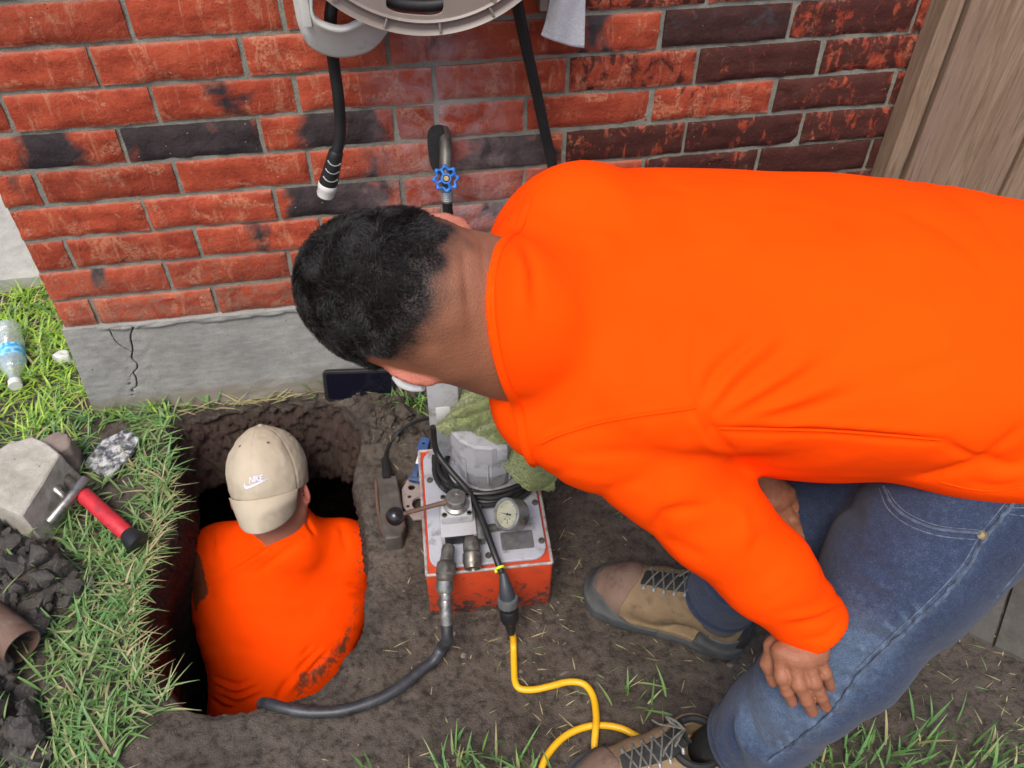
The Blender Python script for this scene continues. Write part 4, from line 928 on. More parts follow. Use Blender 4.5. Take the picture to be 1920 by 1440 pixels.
# ============================================================ HYDRAULIC POWER PACK
pk = empty('hydraulic_pump', (.77, -.5, 0)); tag(pk, 'electric hydraulic pump with chipped red tank, grey top and pressure gauge', 'hydraulic pump')
a = rad(-2.0); PX = np.array([math.cos(a), math.sin(a), 0]); PY = np.array([-math.sin(a), math.cos(a), 0]); PZ = np.array([0, 0, 1.0]); PO = np.array([.648, -.657, 0.0]); PF = frame(PO, PX, PY, PZ)
def L2(x, y, z): return PO + PX * x + PY * y + PZ * z
tw_, tl_, th_ = .236, .300, .150
v, f = plate2d(rrect(0, 0, tw_, tl_, .006, 3), [], th_, .002); MB().add(xf(PF, v + [0, 0, th_ / 2]), f).build('tank', M_RED, pk)
fr_ = MB()
for p, q in (((0, 0), (tw_, 0)), ((tw_, 0), (tw_, tl_)), ((tw_, tl_), (0, tl_)), ((0, tl_), (0, 0))):
    fr_.tube([L2(p[0], p[1], th_), L2((p[0] + q[0]) / 2, (p[1] + q[1]) / 2, th_ + .0005), L2(q[0], q[1], th_)], .0032, 8)
fr_.build('tank_rim', simple('worn grey edge', (.36, .34, .32), .55, .2, .3, 50, .3, dirt=(.28, .05, .02), dsc=30), pk)
v, f = plate2d(rrect(.009, .010, tw_ - .009, tl_ - .008, .026), [], .007, .002); MB().add(xf(PF, v + [0, 0, th_ + .0045]), f).build('top_plate', M_PLATEGR, pk)
TZ = th_ + .008
for x, y in ((.018, .215), (.222, .135), (.222, .045), (.118, .024), (.222, .225)):
    b = MB().lathe([(.0062, 0), (.0062, .003), (.0050, .0052), (.0028, .0052), (.0028, .003), (.0003, .003)], 16, frame(L2(x, y, TZ), PX, PY, PZ)); b.build('cap_screw', M_DKSTEEL, pk, ang=30)
# nameplate with rivets
v, f = plate2d(rrect(-.0310, -.0200, .0310, .0200, .003), [], .0012); npl = MB().add(xf(frame(L2(.176, .052, TZ + .0006), PX, PY, PZ), v), f).build('nameplate', simple('brushed nameplate', (.20, .20, .205), .5, .6, .2, 90, .2), pk)
for sx in (-1, 1):
    for sy in (-1, 1): MB().lathe([(.0018, 0), (.0015, .0010), (.0002, .0014)], 10, frame(L2(.176 + sx * .027, .052 + sy * .016, TZ + .0012), PX, PY, PZ)).build('rivet', M_STEEL, npl)
# valve block, knob, lever
vb = MB().box((.032, .055, TZ), (.100, .135, TZ + .030), PF, .003).box((.036, .083, TZ + .030), (.095, .137, TZ + .052), PF, .003).build('valve_block', M_MOTOR, pk, ang=25)
MB().box((.039, .052, TZ + .008), (.093, .0555, TZ + .029), PF, .001).build('gasket_plate', M_BLACKRUB, vb)
MB().box((.100, .050, TZ), (.114, .130, TZ + .022), PF, .002).build('side_block', M_STEEL, vb)
for x, y in ((.042, .089), (.089, .089), (.042, .131), (.089, .131)):
    MB().lathe([(.0052, 0), (.0052, .002), (.0034, .0025), (.0034, -.0008), (.0003, -.0008)], 14, frame(L2(x, y, TZ + .052), PX, PY, PZ)).build('cap_screw', M_DKSTEEL, vb, ang=30)
KC = L2(.066, .110, TZ + .052); kn = MB().lathe([(.0245, 0), (.0245, .006), (.0200, .009), (.0190, .010), (.0190, .026), (.0175, .0285), (.006, .0285), (.006, .0265), (.0002, .0265)], 32, frame(KC, PX, PY, PZ)).build('valve_knob', M_STEEL, pk, ang=30)
BL = gz(741, 968, .188); k0 = KC + PZ * .018; MB().tube([k0, k0 + (BL - k0) * .5 + PZ * .001, BL], [.0048, .0045, .0042], 10).build('lever', M_RUST, pk)
m = MB(); bm = bmesh.new(); bmesh.ops.create_uvsphere(bm, u_segments=28, v_segments=16, radius=.0185); v = np.array([q.co[:] for q in bm.verts]); f = [[q.index for q in p.verts] for p in bm.faces]; bm.free(); m.add(v + BL, f); m.build('ball_knob', simple('black bakelite', (.012, .012, .013), .22, 0, .2), pk)
# couplers at the front
def coupler(name, p0, p1, prof, mat):
    d = unit(p1 - p0); L = np.linalg.norm(p1 - p0); return MB().lathe([(r_, t * L) for r_, t in prof], 24, zframe(p0, d)).build(name, mat, pk, ang=30)
M_FIT = simple('oily hydraulic fitting', (.20, .185, .16), .38, .8, .3, 50, .25, dirt=(.09, .08, .065), dsc=40)
c0, c1, c2 = gz(841, 1022, .190), gz(834, 1092, .172), wy(837, 1170, -.738)
coupler('hose_coupler', c0, c1, [(.009, 0), (.0115, .03), (.0125, .1), (.0125, .36), (.0135, .40), (.0135, .44), (.0175, .50), (.0182, .54), (.0182, .80), (.016, .84), (.016, .96), (.012, 1.0)], M_FIT)
coupler('free_coupler', gz(884, 1008, .190), gz(886, 1068, .172), [(.012, 0), (.0150, .12), (.0165, .2), (.0165, .42), (.0148, .45), (.0178, .52), (.0182, .78), (.0165, .84), (.0150, .98), (.0105, 1.0), (.0092, .86), (.001, .84)], M_FIT)
m = MB(); d = unit(c2 - c1); L = np.linalg.norm(c2 - c1); prof = [(.0155, -.1), (.0165, .0), (.0165, .18), (.0105, .22), (.0115, .25), (.0115, .38), (.0095, .40), (.0118, .46), (.0118, .99), (.0105, 1.0)]
hy = empty('hydraulic_hose', tuple(gz(700, 1315))); tag(hy, 'black hydraulic hose with steel fitting curving from pump into the pit', 'hose')
MB().lathe([(r_, t * L) for r_, t in prof], 24, zframe(c1, d)).build('hose_fitting', M_STEEL, hy, ang=30)
hp = np.array([c1 + d * (L * .9), c2, c2 + d * .03, gz(829, 1212, .030), gz(815, 1237, .016), [.619, -.773, .0135], [.556, -.811, .013], [.478, -.829, .013], [.411, -.824, .014], [.365, -.809, .0145], [.335, -.790, .002], [.312, -.765, -.05], [.305, -.745, -.15], [.305, -.73, -.3]])
MB().tube(cr(hp, 10), .0108, 14).build('hose', simple('dusty black hose', (.024, .025, .029), .45, 0, .4, 30, .15, dirt=(.075, .08, .09), dsc=18, dth=(.48, .7)), hy); settle(hy)
# gauge
ga = unit(-.62 * CAM_R[0] - .16 * CAM_R[1] - .74 * CAM_R[2]); GC = gz(950, 964, .226); F = zframe(GC, ga, CAM_R[0])
g = MB().lathe([(.0200, -.034), (.0285, -.033), (.0300, -.031), (.0300, -.004), (.0312, -.003), (.0312, .002), (.0300, .0035), (.0262, .0035), (.0255, .0), (.0255, -.003)], 44, F).build('gauge_case', M_STEEL, pk, ang=30)
dial = MB().lathe([(.0255, -.0022), (.0002, -.0022)], 40, F).build('dial', simple('cream dial', (.62, .61, .46), .5, 0, .04, 30, 0), g)
m = MB()
for i in range(25):
    a = rad(-135 + 270 * i / 24); l = .0055 if i % 4 == 0 else .003; r2 = .0235; w_ = .00045 if i % 4 == 0 else .00025
    p = np.array([r2 * math.sin(a), r2 * math.cos(a), -.0018]); q = np.array([(r2 - l) * math.sin(a), (r2 - l) * math.cos(a), -.0018]); n_ = np.array([math.cos(a), -math.sin(a), 0]) * w_
    m.add(xf(F, np.array([p - n_, p + n_, q + n_, q - n_])), [(0, 1, 2, 3)])
for x, y in ((-.006, -.009), (0, -.011), (.006, -.009), (0, -.0155)): m.add(xf(F, np.array([[x - .0014, y - .001, -.0018], [x + .0014, y - .001, -.0018], [x + .0014, y + .001, -.0018], [x - .0014, y + .001, -.0018]])), [(0, 1, 2, 3)])
m.build('dial_marks', M_BLACKRUB, g, False)
a = rad(98); nd = np.array([math.cos(a) * -1, 0, 0]); p = np.array([-.0205, .004, -.0012]); q = np.array([.0095, -.0018, -.0012])
ndl = MB().add(xf(F, np.array([p, q + [.0004, .0016, 0], q + [-.0004, -.0016, 0]])), [(0, 1, 2)]).lathe([(.0024, -.0018), (.0020, -.0004), (.0002, -.0004)], 14, F).build('needle', M_BLACKRUB, g, False)
MB().tube([GC - ga * .03 - [0, 0, .0], GC - ga * .032 - [0.006, .006, .02], L2(.118, .085, TZ)], [.007, .007, .008], 12).build('gauge_stem', M_DKSTEEL, pk)
# motor
MC0 = L2(.138, .235, TZ); F = frame(MC0, PX, PY, PZ)
mm = MB().lathe([(.050, 0), (.058, .004), (.066, .05), (.0695, .055), (.0695, .10), (.074, .104), (.074, .145), (.070, .150), (.03, .153), (.0002, .153)], 14, frame(MC0, *[xf(np.block([[np.array([[math.cos(.22), -math.sin(.22), 0], [math.sin(.22), math.cos(.22), 0], [0, 0, 1]]), np.zeros((3, 1))], [np.zeros((1, 3)), 1]]), np.eye(3))[i] for i in range(3)])).build('motor', M_MOTOR, pk, ang=20)
for i in range(14):
    a = rad(-90 + (i - 6.5) * 13); p = MC0 + np.array([.0685 * math.cos(a), .0685 * math.sin(a), 0]); 
    if i % 3 == 0: MB().tube([p + [0, 0, .03], p + [0, 0, .095]], .0022, 6).build('motor_rib', M_MOTOR, mm)
MB().box((.028, .262, TZ - .02), (.088, .335, TZ + .235), PF, .005).build('control_box', M_MOTOR, pk, ang=25)
MB().box((.042, .2615, TZ + .13), (.070, .2635, TZ + .165), PF, .0005).build('box_label', M_WHITEPL, pk)
MB().box((.150, .155, TZ + .118), (.170, .172, TZ + .150), PF, .004).build('motor_lug', M_MOTOR, pk)
# cable wrapped round the motor
cw = []
for i in range(230):
    a = -2.4 + i * .17; t = i / 230; r_ = .088 + .014 * math.sin(i * .31) * .6 + .010 * ((i // 37) % 2); cw.append(MC0 + PX * (r_ * 1.06 * math.cos(a)) + PY * (r_ * math.sin(a)) + PZ * (.006 + .007 * ((i // 37) % 4) + .006 * math.sin(i * .11 + 1)))
M_CABLE = simple('black cable jacket', (.012, .012, .012), .45, 0, .3, 40, .1)
pc_ = empty('power_cord', tuple(L2(.14, .2, TZ))); tag(pc_, 'black power cord coiled round the pump motor and plugged into the yellow cord', 'cord')
MB().tube(cr(np.array(cw), 3), .0052, 9).build('coil', M_CABLE, pc_)
q0 = gz(838, 812, .25); dr = np.array([gz(812, 800, .30), gz(818, 845, .235), gz(842, 880, .215), gz(875, 918, .200), gz(893, 950, .196), gz(910, 990, .192), gz(926, 1035, .182), gz(938, 1066, .170), wy(945, 1085, -.695)])
MB().tube(cr(dr, 10), .0062, 10).build('lead', M_CABLE, pc_)
z0_ = gz(938, 1065, .171); zd = unit(wy(945, 1085, -.695) - z0_); MB().lathe([(.0066, -.002), (.0085, -.002), (.0085, .0025), (.0066, .0025)], 20, zframe(z0_, zd), True).box((-.0105, -.016, -.003), (-.004, -.0075, .003), zframe(z0_, zd), .0006).build('zip_tie', M_ZIP, pc_)
b0, b1, b2, b3, b4 = wy(943, 1074, -.690), wy(952, 1124, -.722), wy(953, 1138, -.728), wy(957, 1172, -.740), wy(962, 1194, -.743)
MB().tube(cr(np.array([b0, (b0 + b1) / 2 + [.0, -.003, .002], b1]), 6), [.0068, .0075, .0085, .0095, .0105, .0115, .0122, .0128, .0134, .0139, .0142, .0144, .0144], 16).build('plug_boot', simple('slate rubber', (.030, .035, .042), .5, 0, .2), pc_)
settle(pc_)
yc = empty('extension_cord', tuple(gz(1000, 1293))); tag(yc, 'yellow extension cord with black connector snaking over the soil', 'cord')
d = unit(b3 - b1); L = np.linalg.norm(b3 - b1); MB().lathe([(.0135, -.006), (.0190, -.004), (.0195, .003), (.0195, .012), (.0175, .014)], 12, zframe(b1, d)).build('locking_ring', simple('grey ring', (.085, .088, .09), .5, 0, .3, 60, .4), yc, ang=30)
MB().lathe([(.0175, .013), (.0182, .018), (.0165, .022), (.0182, .026), (.0180, L * .7), (.0150, L * .85), (.0105, L * .9), (.0095, L + .010), (.0070, L + .022)], 22, zframe(b1, d)).build('connector', M_BLACKRUB, yc, ang=40)
yp = np.array([b3 + d * .012, b4, gz(963, 1215, .010), gz(964, 1255, .0075), gz(966, 1278, .0085), gz(975, 1291, .008), gz(1000, 1293, .0075), gz(1030, 1287, .0085), gz(1062, 1279, .0085), gz(1088, 1280, .0085), gz(1104, 1291, .0085), gz(1114, 1312, .010), gz(1118, 1345, .017), gz(1117, 1364, .0205), gz(1115, 1390, .016), gz(1113, 1425, .009), gz(1095, 1490, .008), gz(1050, 1520, .008), gz(1012, 1490, .008), gz(1016, 1440, .008), gz(1032, 1408, .008), gz(1060, 1380, .008), gz(1095, 1364, .0085), gz(1130, 1360, .0085), gz(1165, 1366, .008), gz(1195, 1381, .008), gz(1228, 1398, .007), gz(1290, 1420, .007), gz(1400, 1500, .007)])
MB().tube(cr(yp, 10), .0064, 12).build('cord', M_YEL, yc); settle(yc)
settle(pk)
# remote switch on the soil, with its lead
rs = empty('foot_switch', tuple(gz(735, 950))); tag(rs, 'dirty grey steel pedal block lying on soil beside the pump lever', 'pedal')
tp = [gz(u, v, .040) for u, v in ((707, 893), (744, 890), (752, 940), (760, 985), (752, 1006), (722, 1010), (714, 970))]; bo = [np.array([p[0], p[1], .0]) + np.array([.0, -.004, -.004]) for p in tp]
prism('pedal_body', tp, bo, simple('dirty grey steel', (.085, .078, .068), .6, .3, .35, 30, .4, dirt=(.05, .040, .032), dsc=14), 5, .0012, 60, 33, rs, .003)
cb = np.array([gz(726, 900, .035), gz(725, 880, .034), gz(722, 862, .026)]); MB().tube(cr(cb, 5), [.0115, .010, .0115, .0095, .011, .009, .0105, .0085, .010, .008, .0095][:len(cr(cb, 5))], 12).build('strain_relief', M_BLACKRUB, rs)
cp = np.array([gz(722, 866, .026), gz(724, 850, .016), gz(733, 828, .016), gz(750, 808, .03), gz(775, 793, .06), gz(800, 785, .10), gz(818, 784, .14), L2(.05, .30, .19)]); MB().tube(cr(cp, 8), .0042, 9).build('lead', M_CABLE, rs)
p = gz(706, 955, .012); MB().tube([gz(705, 900, .02), gz(708, 950, .018), gz(716, 990, .016), gz(722, 1006, .014)], .0038, 8).build('side_bar', M_RUST, rs); settle(rs)
# perforated plate
outer = [gz(u, v, .02) for u, v in ((768, 895), (800, 890), (805, 972), (775, 975), (756, 950), (754, 920))]; O = np.mean(outer, 0); hl = [circle(*(gz(u, v, .02) - O)[:2], r_, 18) for u, v, r_ in ((772, 915, .0085), (768, 932, .005), (788, 945, .018), (765, 950, .0045))]
v, f = plate2d([tuple((p - O)[:2]) for p in outer], hl, .006, .0008); pl = obj('perforated_plate', v, f, simple('pinkish grey steel', (.30, .255, .24), .55, .2, .2, 30, .2, dirt=(.12, .10, .09), dsc=26), None); pl.location = O; pl.data.set_sharp_from_angle(angle=rad(35)); tag(pl, 'pinkish grey steel plate with round holes beside the pump tank', 'steel plate')
# blue tool
bl = empty('plastic_clamp', tuple(gz(785, 870))); tag(bl, 'blue plastic clamp with white label standing between soil and pump tank', 'clamp')
A, B = gz(798, 826, .060), gz(775, 902, .040); d = unit(B - A); n_ = unit(np.cross(d, [0, 0, 1])); up = np.cross(n_, d); L = np.linalg.norm(B - A); F = frame(A, n_, up, d)
v, f = plate2d(rrect(-.010, -.002, .010, .030, .004), [circle(0, .012, .0045)], .02, .002); m = MB().add(xf(frame(A, n_, d, up if up[2] > 0 else -up), v), f); m.box((-.006, -.010, .028), (.006, .006, L * .62), F, .002).build('clamp_arm', M_BLUE2, bl, ang=30)
MB().box((-.0050, .0062, .035), (.0050, .0082, L * .62), F, .0005).build('label', M_WHITEPL, bl)
MB().box((-.006, -.010, L * .62), (.006, .006, L * .92), F, .002).box((-.015, -.010, L * .86), (.012, .004, L * 1.0), F, .003).build('clamp_jaw', M_BLUE2, bl, ang=30); settle(bl)

# ============================================================ GREEN TOWEL over the motor
E_ = [gz(u, v, z) for u, v, z in ((912, 696, .352), (885, 722, .345), (852, 756, .328), (824, 793, .302), (832, 814, .284), (862, 812, .290), (888, 824, .282), (904, 838, .272), (926, 852, .258), (945, 874, .238), (968, 898, .214), (992, 918, .192), (1014, 922, .182), (1033, 908, .176))]
M_ = [gz(u, v, z) for u, v, z in ((935, 690, .372), (915, 718, .374), (890, 748, .370), (862, 772, .345), (868, 788, .330), (892, 792, .338), (915, 800, .340), (934, 808, .330), (952, 824, .312), (970, 846, .288), (992, 870, .256), (1012, 893, .224), (1026, 902, .205), (1040, 896, .192))]
I_ = [gz(u, v, z) for u, v, z in ((975, 690, .372), (962, 715, .376), (948, 738, .374), (930, 752, .362), (930, 764, .352), (944, 768, .356), (960, 774, .354), (975, 784, .346), (990, 800, .326), (1005, 820, .300), (1022, 846, .268), (1036, 868, .236), (1044, 880, .215), (1050, 880, .198))]
N_ = [gz(u, v, z) for u, v, z in ((1020, 700, .345), (1012, 720, .345), (1005, 740, .340), (1000, 755, .330), (1000, 765, .325), (1008, 772, .322), (1018, 780, .316), (1028, 790, .305), (1038, 805, .288), (1048, 825, .262), (1056, 848, .236), (1060, 862, .214), (1062, 870, .20), (1064, 872, .188))]
B = patch(np.array([E_, M_, I_, N_]), 16, 9); su, sv = np.meshgrid(np.linspace(0, 1, B.shape[0]), np.linspace(0, 1, B.shape[1]), indexing='ij')
rp_ = .011 * np.sin(sv * 25 + su * 3.0 + 1.2 * vnoise(np.stack([su * 3, sv * 5, su * 0], -1), 4)) * sstep(1.0, .25, su) + .006 * np.sin(sv * 47 - su * 6) * sstep(.9, .1, su) + .006 * fbm(B * 34, 3, 3) + .0018 * fbm(B * 150, 5, 2)
B = B + rp_[..., None] * unit(np.array([-.25, -.55, .8])) + (.010 * (1 - su) ** 3 * np.sin(sv * 31 + 2))[..., None] * np.array([.3, -.7, -.2])
tw = sheet(B, .008, 'towel', M_TOWEL); tag(tw, 'crumpled olive green terry towel draped over the pump motor', 'towel')
NL = 9000; iu = RNG.uniform(0, B.shape[0] - 1.001, NL); iv = RNG.uniform(0, B.shape[1] - 1.001, NL); a0, b0_ = iu.astype(int), iv.astype(int); fu, fv = (iu - a0)[:, None], (iv - b0_)[:, None]
rt = B[a0, b0_] * (1 - fu) * (1 - fv) + B[a0 + 1, b0_] * fu * (1 - fv) + B[a0, b0_ + 1] * (1 - fu) * fv + B[a0 + 1, b0_ + 1] * fu * fv
gn = np.cross(np.gradient(B, axis=0), np.gradient(B, axis=1)); gn /= np.linalg.norm(gn, axis=-1, keepdims=True) + 1e-12; gn = gn[a0, b0_]; gn *= np.sign(-(gn @ CAM_R[2]))[:, None]
def fuzz(name, root, nrm, ln, rad_, mat, parent):
    n = len(root); k = 4; P_ = np.zeros((n, k, 3)); d1 = unit(np.array([1., 0, 0])) * 0 + RNG.normal(0, 1, (n, 3)); d1 -= nrm * np.sum(d1 * nrm, 1)[:, None]; d1 /= np.linalg.norm(d1, axis=1)[:, None]
    L_ = ln * RNG.uniform(.6, 1.3, n)[:, None]
    for i, (a, b) in enumerate(((0, 0), (.55, .25), (.8, .7), (.55, 1.1))): P_[:, i] = root + nrm * (a * L_) + d1 * (b * L_ * .7)
    hc = bpy.data.hair_curves.new(name); hc.add_curves([k] * n); hc.attributes['position'].data.foreach_set('vector', P_.reshape(-1).astype(np.float32)); r_ = hc.attributes.get('radius') or hc.attributes.new('radius', 'FLOAT', 'POINT'); r_.data.foreach_set('value', np.full(n * k, rad_, np.float32))
    hc.materials.append(mat); o = bpy.data.objects.new(name, hc); COL.objects.link(o); o.parent = parent; o['kind'] = 'stuff'; return o
fuzz('terry_loops', rt + gn * .0042, gn, .0030, .00035, M_TOWEL, tw)
# ============================================================ PEOPLE
def hit(fn, u, v, t0=.6, t1=3.2):
    """first point of an implicit surface seen along a photo ray"""
    d = ray(u, v); L = np.linalg.norm(d); t = t0
    for _ in range(90):
        p = CAM_C + d * t; s = float(fn(p[None])[0])
        if s < .0004: break
        t += max(s * .7, .0008) / L
        if t > t1: break
    return CAM_C + d * t
def onsurf(fn, pl, n=6, lift=0.0):
    q = cr(np.array(pl, float), n); D_ = np.stack([(q[:, 0] - 960) / FOC, (q[:, 1] - 720) / FOC, np.ones(len(q))], -1) @ CAM_R; L = np.linalg.norm(D_, axis=1); t = np.full(len(q), .6)
    for _ in range(80):
        s_ = fn(CAM_C + D_ * t[:, None]); go = (s_ > .0004) & (t < 3.2)
        if not go.any(): break
        t = t + np.where(go, np.maximum(s_ * .7, .0008) / L, 0)
    return CAM_C + D_ * t[:, None] - unit(CAM_R[2]) * lift
def segdist(V, line):
    d = np.full(len(V), 9.0)
    for a, b in zip(line[:-1], line[1:]):
        ab = b - a; t = np.clip(((V - a) @ ab) / (ab @ ab + 1e-12), 0, 1); d = np.minimum(d, np.linalg.norm(V - a - t[:, None] * ab, axis=1))
    return d
def taperdist(V, line):
    """distance to a polyline and how far along it the nearest point is (0..1)"""
    best = np.full(len(V), 9.0); s = np.zeros(len(V)); seg = np.linalg.norm(np.diff(line, axis=0), axis=1); cum = np.concatenate([[0], np.cumsum(seg)]); tot = cum[-1] + 1e-9
    for i, (a, b) in enumerate(zip(line[:-1], line[1:])):
        ab = b - a; t = np.clip(((V - a) @ ab) / (ab @ ab + 1e-12), 0, 1); d = np.linalg.norm(V - a - t[:, None] * ab, axis=1); m = d < best; best[m] = d[m]; s[m] = (cum[i] + t[m] * seg[i]) / tot
    return best, s
def fold(V, N, fn, pl, amp, w, ends=True):
    """press (amp < 0) or raise (amp > 0) a cloth fold along a line lying on the surface"""
    L = onsurf(fn, pl, 5); d, s = taperdist(V, L); k = np.sin(np.pi * np.clip(s, 0.02, .98)) ** .5 if ends else 1.0
    return V + N * (amp * np.exp(-(d / w) ** 2) * k)[:, None]
def hand_vf(W, K, T, up, thumb, rw=.026, side=None):
    """a hand: wrist W, knuckles K[4], finger chains T[i] = (middle joint, last joint, tip), thumb chain"""
    W = np.asarray(W, float)
    def fn(p):
        d = None
        for i in range(4):
            e = cone(p, W + (K[i] - W) * .12, K[i], .0150, .0125); d = e if d is None else smin(d, e, .016)
        d = smin(d, cone(p, W - (np.mean(K, 0) - W) * .75, W + (np.mean(K, 0) - W) * .15, rw, rw * .86), .018)
        f = None
        for i in range(4):
            r0 = (.0092, .0096, .0092, .0082)[i]; c = [K[i]] + list(T[i]); e = chain(p, c, [r0 * 1.08, r0, r0 * .92, r0 * .80], .003); f = e if f is None else np.minimum(f, e)
            for j in (0, 1): f = smin(f, np.linalg.norm(p - c[j] - up * .0012, axis=1) - r0 * 1.0, .005)
        d = smin(d, f, .005)
        d = smin(d, chain(p, thumb, [.0155, .0130, .0112, .0088], .006), .010)
        return d + .0006 * vnoise(p * 220, 3)
    pts = np.concatenate([[W - (np.mean(K, 0) - W) * .8], K, np.concatenate(T), np.array(thumb)]); return snets(fn, pts.min(0) - .035, pts.max(0) + .035, .0028)
def head_fn(O, U, F, Lf, neck, rn, hw=.0775):
    A = np.array([U, F, Lf])
    def P(u, f, l): return O + U * u + F * f + Lf * l
    def fn(p):
        d = ell(p, P(.012, -.004, 0), A, (.096, .096, hw)); d = smin(d, ell(p, P(-.02, -.045, 0), A, (.06, .05, .060)), .03)
        d = smin(d, ell(p, P(-.062, .038, 0), A, (.066, .062, .058)), .035); d = smin(d, cone(p, P(-.115, .062, -.012), P(-.115, .062, .012), .019, .019), .03)
        for s in (-1, 1): d = smin(d, cone(p, P(-.070, .0, .056 * s), P(-.108, .055, .030 * s), .020, .014), .025)      # jaw
        d = smin(d, cone(p, P(.022, .088, -.03), P(.022, .088, .03), .012, .012), .02)                                # brow
        d = smin(d, cone(p, P(.008, .094, 0), P(-.034, .113, 0), .008, .0115), .012)                                  # nose
        for s in (-1, 1):
            d = smin(d, ell(p, P(-.036, .101, .012 * s), A, (.007, .009, .007)), .006); d = smax(d, -(np.linalg.norm(p - P(.006, .098, .031 * s), axis=1) - .013), .008)
            d = smin(d, np.linalg.norm(p - P(.006, .081, .031 * s), axis=1) - .0125, .002); d = smin(d, ell(p, P(-.03, .075, .042 * s), A, (.016, .014, .016)), .02)
        d = smin(d, ell(p, P(-.066, .094, 0), A, (.0065, .009, .024)), .005); d = smin(d, ell(p, P(-.079, .092, 0), A, (.007, .009, .021)), .005)
        d = smin(d, cone(p, P(-.035, -.018, .004), neck, rn * .94, rn), .03)
        return d
    def ears(p):
        d = None
        for s in (-1, 1):
            a = unit(Lf * s * .80 - F * .58); b = unit(np.cross(U, a)); c = P(-.029, -.004, (hw + .0020) * s) + a * .004; u2 = unit(U * .97 - F * .22)
            e = ell(p, c, np.array([u2, a, np.cross(u2, a)]), (.031, .0170, .0060)); e = smin(e, ell(p, c - u2 * .027 - a * .004, np.array([u2, a, np.cross(u2, a)]), (.010, .0085, .0062)), .006)
            e = smax(e, -ell(p, c + a * .002 + F * .006, np.array([u2, a, np.cross(u2, a)]), (.019, .009, .005)), .003); d = e if d is None else np.minimum(d, e)
        return d
    P.ears = ears; return (lambda p: smin(fn(p), ears(p), .004)), P
def m_skin(name, a, b, blush):
    k = NT(name); P = k.coord(); n = k.noise(P, 12, 5, .6); f = k.noise(P, 160, 4, .65); h = k.attr('hair'); bl = k.attr('blush')
    c = k.ramp(n, (.3, a), (.7, b)); c = k.mix(k.math('MULTIPLY', bl, .85), c, blush); c = k.mix(k.ramp(f, (.6, 0), (.78, .35)), c, tuple(x * .6 for x in a))
    st = k.math('MULTIPLY', k.ramp(h, (0, 0), (.25, .45), (.6, .97)), k.ramp(k.math('ADD', k.noise(P, 380, 3, .7), k.math('MULTIPLY', h, -.6)), (.15, 1.0), (.6, .55))); c = k.mix(st, c, (.010, .008, .008))
    return k.fin(c, .48, 0, k.bump(k.math('ADD', f, k.math('MULTIPLY', k.vor(P, 480), .6)), .5, .0012), .28, None, None, .05)
SKIN1 = m_skin('brown skin', (.225, .088, .046), (.30, .122, .068), (.40, .125, .085)); SKIN2 = m_skin('tanned skin', (.26, .11, .07), (.33, .15, .10), (.40, .12, .08))
def m_shirt():
    k = NT('fluorescent orange jersey'); P = k.coord(); n = k.noise(P, 6, 3); w = k.noise(k.map(P, (1, 1, 1)), 900, 2, .6); d = k.attr('dirt')
    c = k.ramp(n, (.3, (.93, .060, .0008)), (.7, (.98, .070, .001)))
    s = k.ramp(k.math('ADD', d, k.math('MULTIPLY', k.math('SUBTRACT', k.noise(k.map(P, (1, 1, .6)), 55, 7, .72, .6), .5), 1.1)), (.42, 0), (.62, .92)); s = k.math('MULTIPLY', s, k.ramp(d, (0.02, 0), (.12, 1)))
    c = k.mix(s, c, k.mix(k.noise(P, 40, 3), (.050, .030, .020), (.16, .07, .035)))
    return k.fin(c, .82, 0, k.bump(k.math('ADD', k.math('MULTIPLY', w, .5), k.math('MULTIPLY', k.noise(P, 45, 3), .3)), .18, .0012), .04, 0)
MSH = m_shirt()
def m_denim():
    k = NT('washed blue denim'); P = k.coord(); n = k.noise(P, 7, 5, .6); w = k.noise(k.map(P, (1, 1, 1), rot=(.5, .4, .3)), 820, 3, .7); g = k.noise(P, 110, 5, .75); ws = k.attr('wear')
    t = k.math('ADD', k.math('MULTIPLY', n, .3), k.math('MULTIPLY', ws, .62)); t = k.math('ADD', t, k.math('MULTIPLY', k.math('SUBTRACT', g, .5), .55))
    c = k.ramp(t, (.05, (.014, .020, .044)), (.30, (.028, .044, .088)), (.62, (.092, .135, .205)), (.95, (.20, .265, .335)))
    c = k.mix(k.ramp(w, (.42, .5), (.55, 0)), c, (.012, .018, .04)); c = k.mix(k.ramp(w, (.58, 0), (.7, .22)), c, (.30, .36, .45))
    return k.fin(c, .88, 0, k.bump(k.math('ADD', w, k.math('MULTIPLY', g, .6)), .4, .0015), .15, .1)
MDN = m_denim(); M_STITCH = simple('pale denim stitching', (.085, .11, .155), .8, 0, .6, 160, .3); M_SEAM = simple('worn denim seam', (.06, .085, .135), .85, 0, .6, 90, .5, .002)
def setattr_(o, nm, val):
    a = o.data.attributes.new(nm, 'FLOAT', 'POINT'); a.data.foreach_set('value', np.asarray(val, np.float32))

